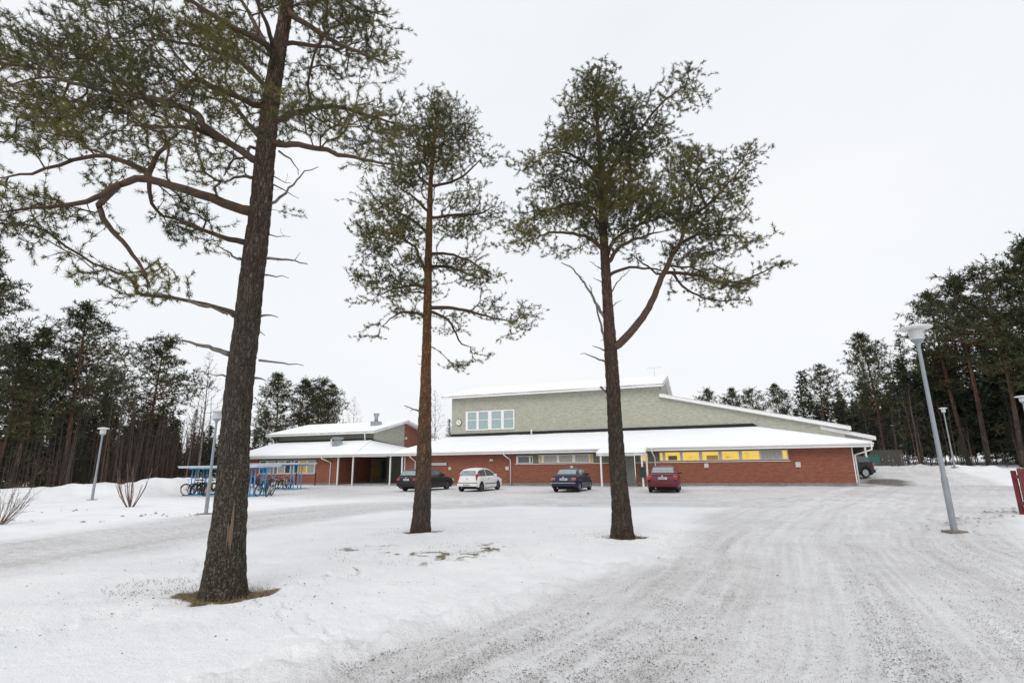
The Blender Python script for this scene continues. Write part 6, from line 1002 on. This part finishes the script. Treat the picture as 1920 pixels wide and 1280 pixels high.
# bare wood scar on the thick trunk
sc = MB()
for i, (a, z0, z1, w_) in enumerate(((-.98, .70, 1.02, .030), (-.92, .62, 1.20, .020), (-1.05, .78, .98, .018), (-.86, .74, 1.34, .013), (-1.11, .70, 1.12, .012))):
    T_ = catmull(PINE_NEAR['trunk'], .05); pts = []; rr = []
    for z in np.linspace(z0, z1, 9):
        q = T_[np.argmin(abs(T_[:, 2] - z))]; pts.append((q[0] - t1.location.x + math.cos(a) * (q[3] * 1.018), q[1] - t1.location.y + math.sin(a) * (q[3] * 1.018), z)); u = (z - z0) / (z1 - z0); rr.append(w_ * .5 * math.sin(math.pi * min(.97, max(.03, u))) + .004)
    sc.tube(pts, rr, 6)
sc.build('bare_wood', mat('bare_wood', (.10, .068, .042), .8, color2=(.22, .155, .095), scale=10, stretch=(1, 1, .15)), t1, smooth=True)
# ------------------------------------------------------------------ background trees
BARK_F = bark_mat('bark_far_pine', (.060, .045, .038), (.15, .075, .045), 3.0, 8.0, 8); BARK_S = mat('spruce_bark', (.06, .05, .045), .9, var=.3, scale=6); BARK_W = mat('birch_bark', (.40, .38, .36), .8, color2=(.10, .085, .08), scale=3.5, stretch=(1, 1, 2.5)); TWIG = mat('bare_twigs', (.078, .052, .040), .9, var=.3, scale=3)
def far_pine(seed, H=15.0, clear=.45, spread=.17, flat=False):
    r_ = np.random.default_rng(seed); g = Grow(20000); ben = r_.normal(0, .25, 2); n = 30
    for k in range(n + 1):
        t = k / n; p = np.array([ben[0] * t * t * 2, ben[1] * math.sin(t * 3), H * t]); g.add(p, k - 1, .16 * (1 - t) ** .8 * H / 15 + .015, True, t > clear)
    tips = []
    z = H * clear
    while z < H * .985:
        u = (z / H - clear) / (1 - clear); prof = (math.sin(math.pi * min(1, (u * .86 + .16))) ** .7) * (1 - .35 * u)
        for k in range(r_.integers(2, 5)):
            a = r_.uniform(0, 6.28); L = H * spread * prof * r_.uniform(.55, 1.2) + .25; c0 = np.array([ben[0] * (z / H) ** 2 * 2, 0, z]); d = np.array([math.cos(a), math.sin(a), 0]); up = r_.uniform(.05, .45) + .35 * u
            pts = [c0, c0 + d * L * .45 + [0, 0, L * up * .3], c0 + d * L + [0, 0, L * up]]; g.limb(pts, .045 * (1 - .6 * u), .008, .5, .05, .3, seed)
            for q in range(2 if L > 1.2 else 1):
                cc = c0 + d * L * (.62 + .38 * q) + np.array([0, 0, L * up * (.6 + .4 * q) + .15]); m = int(r_.integers(9, 16)); rr = max(.45, L * .42) * r_.uniform(.75, 1.15)
                tips.append(cc + r_.normal(0, 1, (m, 3)) * np.array([rr * .55, rr * .55, rr * .26]))
        z += H * r_.uniform(.016, .034)
    tips.append(np.array([ben[0] * 2, 0, H]) + r_.normal(0, 1, (26, 3)) * np.array([.5, .5, .45]) - [0, 0, .35])
    g.reach(np.vstack(tips), .2, .45, r_); g.finish(.007, 2.3, .04)
    V, F = g.tubes(); tm = np_mesh('trunk', V, F, BARK_F, True); P, D = g.shoots(2); V, F, tn = needles(P, D, .27, .062, 8, seed, .35); return tm, np_mesh('crown', V, F, NEEDLE_FAR, False, dict(tone=tn))
def far_spruce(seed, H=12.0, width=.19):
    r_ = np.random.default_rng(seed); P = []; D = []; mb = MB().tube([(0, 0, -.2), (0, 0, H * .5), (0, 0, H)], [.015 * H, .008 * H, .01], 8); z = H * .06
    while z < H:
        u = z / H; Lb = H * width * (1 - u) ** .85 + .12
        for k in range(7):
            a = r_.uniform(0, 6.28); L = Lb * r_.uniform(.7, 1.15); n = max(2, int(L / .2)); e = np.array([math.cos(a), math.sin(a), -.25 + .55 * u]); 
            if L > .6: mb.tube([(0, 0, z), tuple(np.array([0, 0, z]) + e * L * .9)], [.02, .006], 3, False)
            for q in range(n): f = (q + r_.uniform(.3, 1)) / n; P.append(np.array([0, 0, z]) + e * L * f + [0, 0, .12 * L * f * f] + r_.normal(0, .05, 3)); D.append(e + r_.normal(0, .45, 3) + [0, 0, -.25])
        z += H * .021 + .04
    V, F, tn = needles(np.array(P), np.array(D), .20, .045, 7, seed, -.1); return mb.mesh('trunk', BARK_S, True), np_mesh('crown', V, F, SPRUCE, False, dict(tone=tn))
def bare_tree(seed, H=12.0, n=420, wid=.16, clear=.25, r0=.10, cap=12000, tip=.006):
    r_ = np.random.default_rng(seed); g = Grow(cap); k = 16; b = r_.normal(0, .3, 2)
    for i in range(k + 1): t = i / k; g.add(np.array([b[0] * t * t, b[1] * t * t, H * .93 * t]), i - 1, r0 * (1 - t) ** .9 + .012, True, t > clear)
    u = r_.uniform(0, 1, n); z = H * (clear + (1 - clear) * (.12 + .88 * u)); rad = H * wid * np.sin(np.pi * np.clip(u * .8 + .17, 0, 1)) * np.sqrt(r_.uniform(.05, 1, n)); a = r_.uniform(0, 6.28, n)
    g.reach(np.stack([np.cos(a) * rad + b[0] * u, np.sin(a) * rad + b[1] * u, z], -1), .45, H * .045, r_); g.finish(tip, 2.2, .05)
    return g
def bare_meshes(seed, H, n, wid, clear, r0, bark, twig):
    g = bare_tree(seed, H, n, wid, clear, r0); V, F = g.tubes(); 
    mb = MB().tube([tuple(g.P[i]) for i in range(17)], [g.rad[i] * 1.02 + .002 for i in range(17)], 8); return mb.mesh('trunk', bark, True), np_mesh('crown', V, F, twig, False)
kinds = dict(pine=[far_pine(101, 15, .42, .16), far_pine(102, 15, .52, .15), far_pine(103, 15, .34, .17), far_pine(104, 15, .55, .13), far_pine(105, 15, .46, .19)],
             spruce=[far_spruce(111, 12, .17), far_spruce(112, 12, .21), far_spruce(113, 12, .14)],
             birch=[bare_meshes(121, 13, 520, .14, .3, .09, BARK_W, TWIG), bare_meshes(122, 13, 420, .2, .25, .10, mat('grey_bark', (.13, .115, .10), .9, var=.25, scale=4), TWIG)])
H0 = dict(pine=15.0, spruce=12.0, birch=13.0)
NAMES = dict(pine='pine_tree', spruce='spruce_tree', birch='birch_tree')
def far_tree(kind, x, y, H, label, var, grp):
    tm, cm = kinds[kind][var % len(kinds[kind])]; s = H / H0[kind]; r_ = random.Random(int(x * 10 + y * 7)); root = empty(NAMES[kind], (x, y, gz(x, y) - .15), r_.uniform(0, 6.28)); w_ = s * r_.uniform(.95, 1.12); root.scale = (w_, w_, s)
    link('trunk', tm, root); link('crown', cm, root); return tag(root, label, dict(pine='pine tree', spruce='spruce tree', birch='birch tree')[kind], grp)
GL, GW, GB, GR = 'trees of the wood beyond the snow bank', 'trees behind the brick wing', 'treetops behind the hall roof', 'trees along the far road'
for a in (
 ('pine', -30.1, 36, 13.4, 'stout pine with a pale trunk left of the bank lamp', 0, GL), ('pine', -31.8, 34, 11.2, 'low dense pine left of the stout pale trunked one', 2, GL), ('pine', -33.2, 31, 15.0, 'pine cut by the left frame edge, its boughs reaching in', 2, GL), ('pine', -38.6, 40, 12.4, 'dark pine rising behind the one cut by the frame', 1, GL),
 ('pine', -38.9, 46, 13.0, 'pine crown seen between the stout pine and the frame edge', 4, GL), ('pine', -31.4, 46, 13.9, 'lone standing pine with layered boughs right of the stout pine', 4, GL), ('pine', -41.0, 53, 12.5, 'smaller pine deep in the wood behind the stout trunk', 1, GL), ('pine', -49.5, 52, 12.8, 'pine deep in the wood near the frame edge', 3, GL),
 ('spruce', -33.9, 44, 8.6, 'pointed dark spruce tip between the stout pine and the lone pine', 0, GL), ('spruce', -38.5, 55, 10.5, 'broad spruce behind the pointed spruce tip', 1, GL), ('spruce', -36.3, 60, 8.4, 'short spruce right of the lone standing pine', 2, GL), ('spruce', -34.0, 49, 8.8, 'bushy spruce at the foot of the lone standing pine', 1, GL), ('spruce', -38.2, 41, 8.8, 'dark low spruce filling the wood edge at far left', 1, GL), ('spruce', -35.0, 64, 8.2, 'distant spruce tip beside the bare birch', 0, GL),
 ('birch', -29.4, 50, 12.6, 'tall bare birch close to the thick trunk', 0, GL), ('birch', -31.6, 42.5, 11.8, 'spindly bare tree right of the stout pine', 1, GL), ('birch', -26.8, 44, 6.5, 'small leafless tree behind the snow mound', 1, GL), ('spruce', -31.6, 62, 7.6, 'small spruce seen just left of the thick trunk', 2, GL), ('spruce', -33.0, 40.5, 6.0, 'dense young spruce beside the stout pine foot', 1, GL),
 ('pine', -38.5, 85, 16.8, 'tallest pine of the group behind the brick wing', 2, GW), ('pine', -35.3, 88, 16.2, 'second pine of the group behind the brick wing', 0, GW), ('pine', -33.9, 92, 16.9, 'third pine of the group behind the brick wing', 4, GW), ('pine', -30.6, 86, 14.9, 'right hand pine of the group behind the brick wing', 2, GW), ('pine', -42.6, 90, 11.0, 'low pine at the left end of the wing roof', 0, GW), ('birch', -27.2, 90, 13.6, 'leafless birch above the wing roof', 0, GW),
 ('birch', -11.5, 78, 12.8, 'leafless birch between the wing and the hall', 0, GW), ('spruce', -10.3, 85, 9.0, 'little spruce tip at the left hall corner', 0, GW),
 ('pine', 35.1, 95, 13.4, 'first pine top showing over the sloping hall roof', 0, GB), ('pine', 39.7, 95, 13.6, 'second pine top over the sloping hall roof', 2, GB), ('pine', 42.2, 92, 13.0, 'third pine top over the sloping hall roof', 4, GB), ('pine', 46.0, 90, 13.5, 'fourth pine top over the sloping hall roof', 2, GB), ('spruce', 48.7, 88, 12.6, 'broad spruce over the lower end of the hall roof', 1, GB), ('pine', 47.8, 80, 15.2, 'airy pine standing clear over the end of the hall roof', 1, GB), ('spruce', 53.8, 85, 10.4, 'dark spruce beside the airy pine', 1, GB),
 ('pine', 43.0, 62, 15.8, 'brownish pine at the near end of the roadside wood', 2, GR), ('spruce', 45.6, 67, 13.2, 'spruce in the gap beside the brownish pine', 0, GR), ('birch', 47.2, 64.2, 14.6, 'white stemmed birch next to the most distant lamp', 0, GR), ('pine', 47.5, 56, 19.0, 'pine directly behind the near lamp head', 0, GR), ('pine', 46.0, 52, 19.2, 'tall pine with a bare reddish trunk right of the near lamp', 3, GR), ('pine', 45.0, 47.5, 19.0, 'tall pine whose trunk meets the snow heap', 4, GR), ('pine', 47.5, 45, 20.2, 'highest pine at the right frame edge', 2, GR),
 ('spruce', 50.1, 66, 16.0, 'tall spruce filling behind the near lamp pole', 1, GR), ('spruce', 56.6, 64, 17.0, 'tall dark spruce deep behind the reddish trunk', 0, GR), ('pine', 54.0, 50, 23.0, 'pine half out of frame beyond the highest one', 0, GR), ('spruce', 54.5, 58, 15.0, 'dark spruce right of the snow heap', 1, GR), ('spruce', 49.5, 52.5, 9.0, 'young spruce between the two tall roadside pines', 2, GR), ('spruce', 39.6, 47.2, 3.0, 'bushy young spruce on the snow heap by the far lamp', 1, GR), ('spruce', 41.2, 46.6, 2.4, 'smallest young spruce right of the one by the lamp', 1, GR), ('birch', 50.1, 72, 14.4, 'leafless tree behind the white stemmed birch', 1, GR), ('birch', 43.2, 57, 9.0, 'thin leafless tree in front of the brownish pine', 1, GR)): far_tree(*a)

# distant wood and undergrowth: masses nobody could count
def mass(name, label, cat, m, protos, spots, tone=False):
    V = []; F = []; T_ = []; nv = 0
    for i, (x, y, s, a) in enumerate(spots):
        v, f, t = protos[i % len(protos)]; c, d = math.cos(a) * s, math.sin(a) * s; V.append(np.stack([v[:, 0] * c - v[:, 1] * d + x, v[:, 0] * d + v[:, 1] * c + y, v[:, 2] * s + gz(x, y) - .1], -1)); F.append(f + nv); nv += len(v)
        if tone: T_.append(t)
    tag(link(name, np_mesh(name, np.vstack(V), np.vstack(F), m, False, dict(tone=np.concatenate(T_)) if tone else None)), label, cat, kind='stuff')
def wood_proto(seed, H):
    r_ = np.random.default_rng(seed); n_ = 130; z = r_.uniform(.1, 1, n_) ** .8; rad = H * .17 * (1.05 - z) * np.sqrt(r_.uniform(.1, 1, n_)) + .1; a = r_.uniform(0, 6.28, n_); P = np.stack([np.cos(a) * rad, np.sin(a) * rad, z * H], -1); D = np.stack([np.cos(a), np.sin(a), np.full(n_, -.2)], -1); return needles(P, D, .68, .24, 5, seed, 0)
pr = [wood_proto(201, 11), wood_proto(202, 13), wood_proto(203, 9)]
sp = []
for i in range(110):
    x = rng.uniform(-105, -36); y = rng.uniform(50, 95)
    if x > -30 - (y - 40) * .42: x = -36 - (y - 40) * .42 - rng.uniform(0, 14)
    sp.append((x, y, rng.uniform(.55, .85), rng.uniform(0, 6.28)))
for i in range(70): sp.append((rng.uniform(-72, -36), rng.uniform(40, 60), rng.uniform(.5, .85), rng.uniform(0, 6.28)))
for i in range(90): x = rng.uniform(-44, -27.5); sp.append((x, 52 + rng.uniform(0, 22), rng.uniform(.3, .5), rng.uniform(0, 6.28)))
mass('distant_wood', 'dark conifer wood closing the view behind the snow bank', 'forest', SPRUCE, pr, sp, True)
sp = [(rng.uniform(50, 105), rng.uniform(62, 100), rng.uniform(.8, 1.25), rng.uniform(0, 6.28)) for i in range(90)] + [(rng.uniform(52, 75), rng.uniform(36, 60), rng.uniform(.9, 1.4), rng.uniform(0, 6.28)) for i in range(26)] + [(rng.uniform(44, 62), rng.uniform(72, 95), rng.uniform(.55, .8), rng.uniform(0, 6.28)) for i in range(26)]
for i in range(80):
    q = rng.uniform(.745, 1.12); y = rng.uniform(56, 82); sp.append((q * y, y, rng.uniform(.78, 1.05) * (.95 + (q - .74) * 1.5), rng.uniform(0, 6.28)))
mass('distant_wood', 'dark conifer wood along the far road at right', 'forest', SPRUCE, pr, sp, True)
def sapling(seed, H, n, w_):
    g = bare_tree(seed, H, n, w_, .2, .03, 4000, .006); V, F = g.tubes(); return V, F, None
sap = [sapling(301, 6, 34, .13), sapling(302, 5, 30, .2), sapling(303, 7.5, 36, .1), sapling(304, 4, 34, .24)]
sp = []
for i in range(330):
    t = rng.uniform(0, 1); y = 38 + 20 * t ** .8 + rng.normal(0, 2.5); x = -27.5 - (y - 38) * .25 - abs(rng.normal(0, 5)); sp.append((x, y, rng.uniform(.6, 1.25), rng.uniform(0, 6.28)))
for i in range(110): sp.append((rng.uniform(-48, -30.5), rng.uniform(34, 42), rng.uniform(.5, 1.0), rng.uniform(0, 6.28)))
mass('undergrowth', 'brown leafless thicket under the wood beyond the snow bank', 'undergrowth', TWIG, sap, sp)
sp = [(rng.uniform(41, 56), rng.uniform(53, 72), rng.uniform(.5, 1.3), rng.uniform(0, 6.28)) for i in range(90)] + [(rng.uniform(41, 54), rng.uniform(45, 53), rng.uniform(.3, .7), rng.uniform(0, 6.28)) for i in range(40)]
mass('undergrowth', 'brown leafless thicket along the far road at right', 'undergrowth', TWIG, sap, sp)
# bare bushes
def bush(x, y, n, h, sp_, label, seed, twigs=2, r0=.014):
    r_ = np.random.default_rng(seed); root = tag(empty('bare_bush', (x, y, gz(x, y) - .03)), label, 'bush', 'bare bushes on the snow')
    V = MB()
    for i in range(n):
        a = r_.uniform(0, 6.28); q = r_.uniform(.02, .22) * sp_; b = np.array([math.cos(a) * q, math.sin(a) * q, 0]); L = h * r_.uniform(.55, 1.05); o = sp_ * r_.uniform(.25, 1.0); e = b + np.array([math.cos(a) * o, math.sin(a) * o, L]); m = (b + e) / 2 + np.array([math.cos(a) * o * .12, math.sin(a) * o * .12, -.02 * L]) + r_.normal(0, .03, 3)
        mb = V if i >= 14 else MB(); mb.tube([b, m, e], [r0, r0 * .75, r0 * .25], 5)
        for k in range(twigs):
            f = r_.uniform(.35, .95); s0 = b * (1 - f) ** 2 + 2 * m * f * (1 - f) + e * f * f; d = (e - b) * r_.uniform(.15, .35) + r_.normal(0, .10, 3) * h; d[2] = abs(d[2]); mb.tube([s0, s0 + d * .5 + r_.normal(0, .02, 3), s0 + d], [r0 * .4, r0 * .3, .003], 4)
        if i < 14: mb.build('stem', TWIG_R, root)
    if n > 14: V.build('stems', TWIG_R, root)
TWIG_R = mat('bush_stems', (.10, .055, .045), .85, color2=(.18, .12, .09), scale=3)
bush(-17.9, 25.4, 14, 1.9, .75, 'bare many stemmed bush on the snow left of the bicycle shelter', 1, 1, .022)
bush(-17.05, 18.1, 46, 1.25, .9, 'dense bare twiggy bush at the left frame edge', 2, 4, .009)
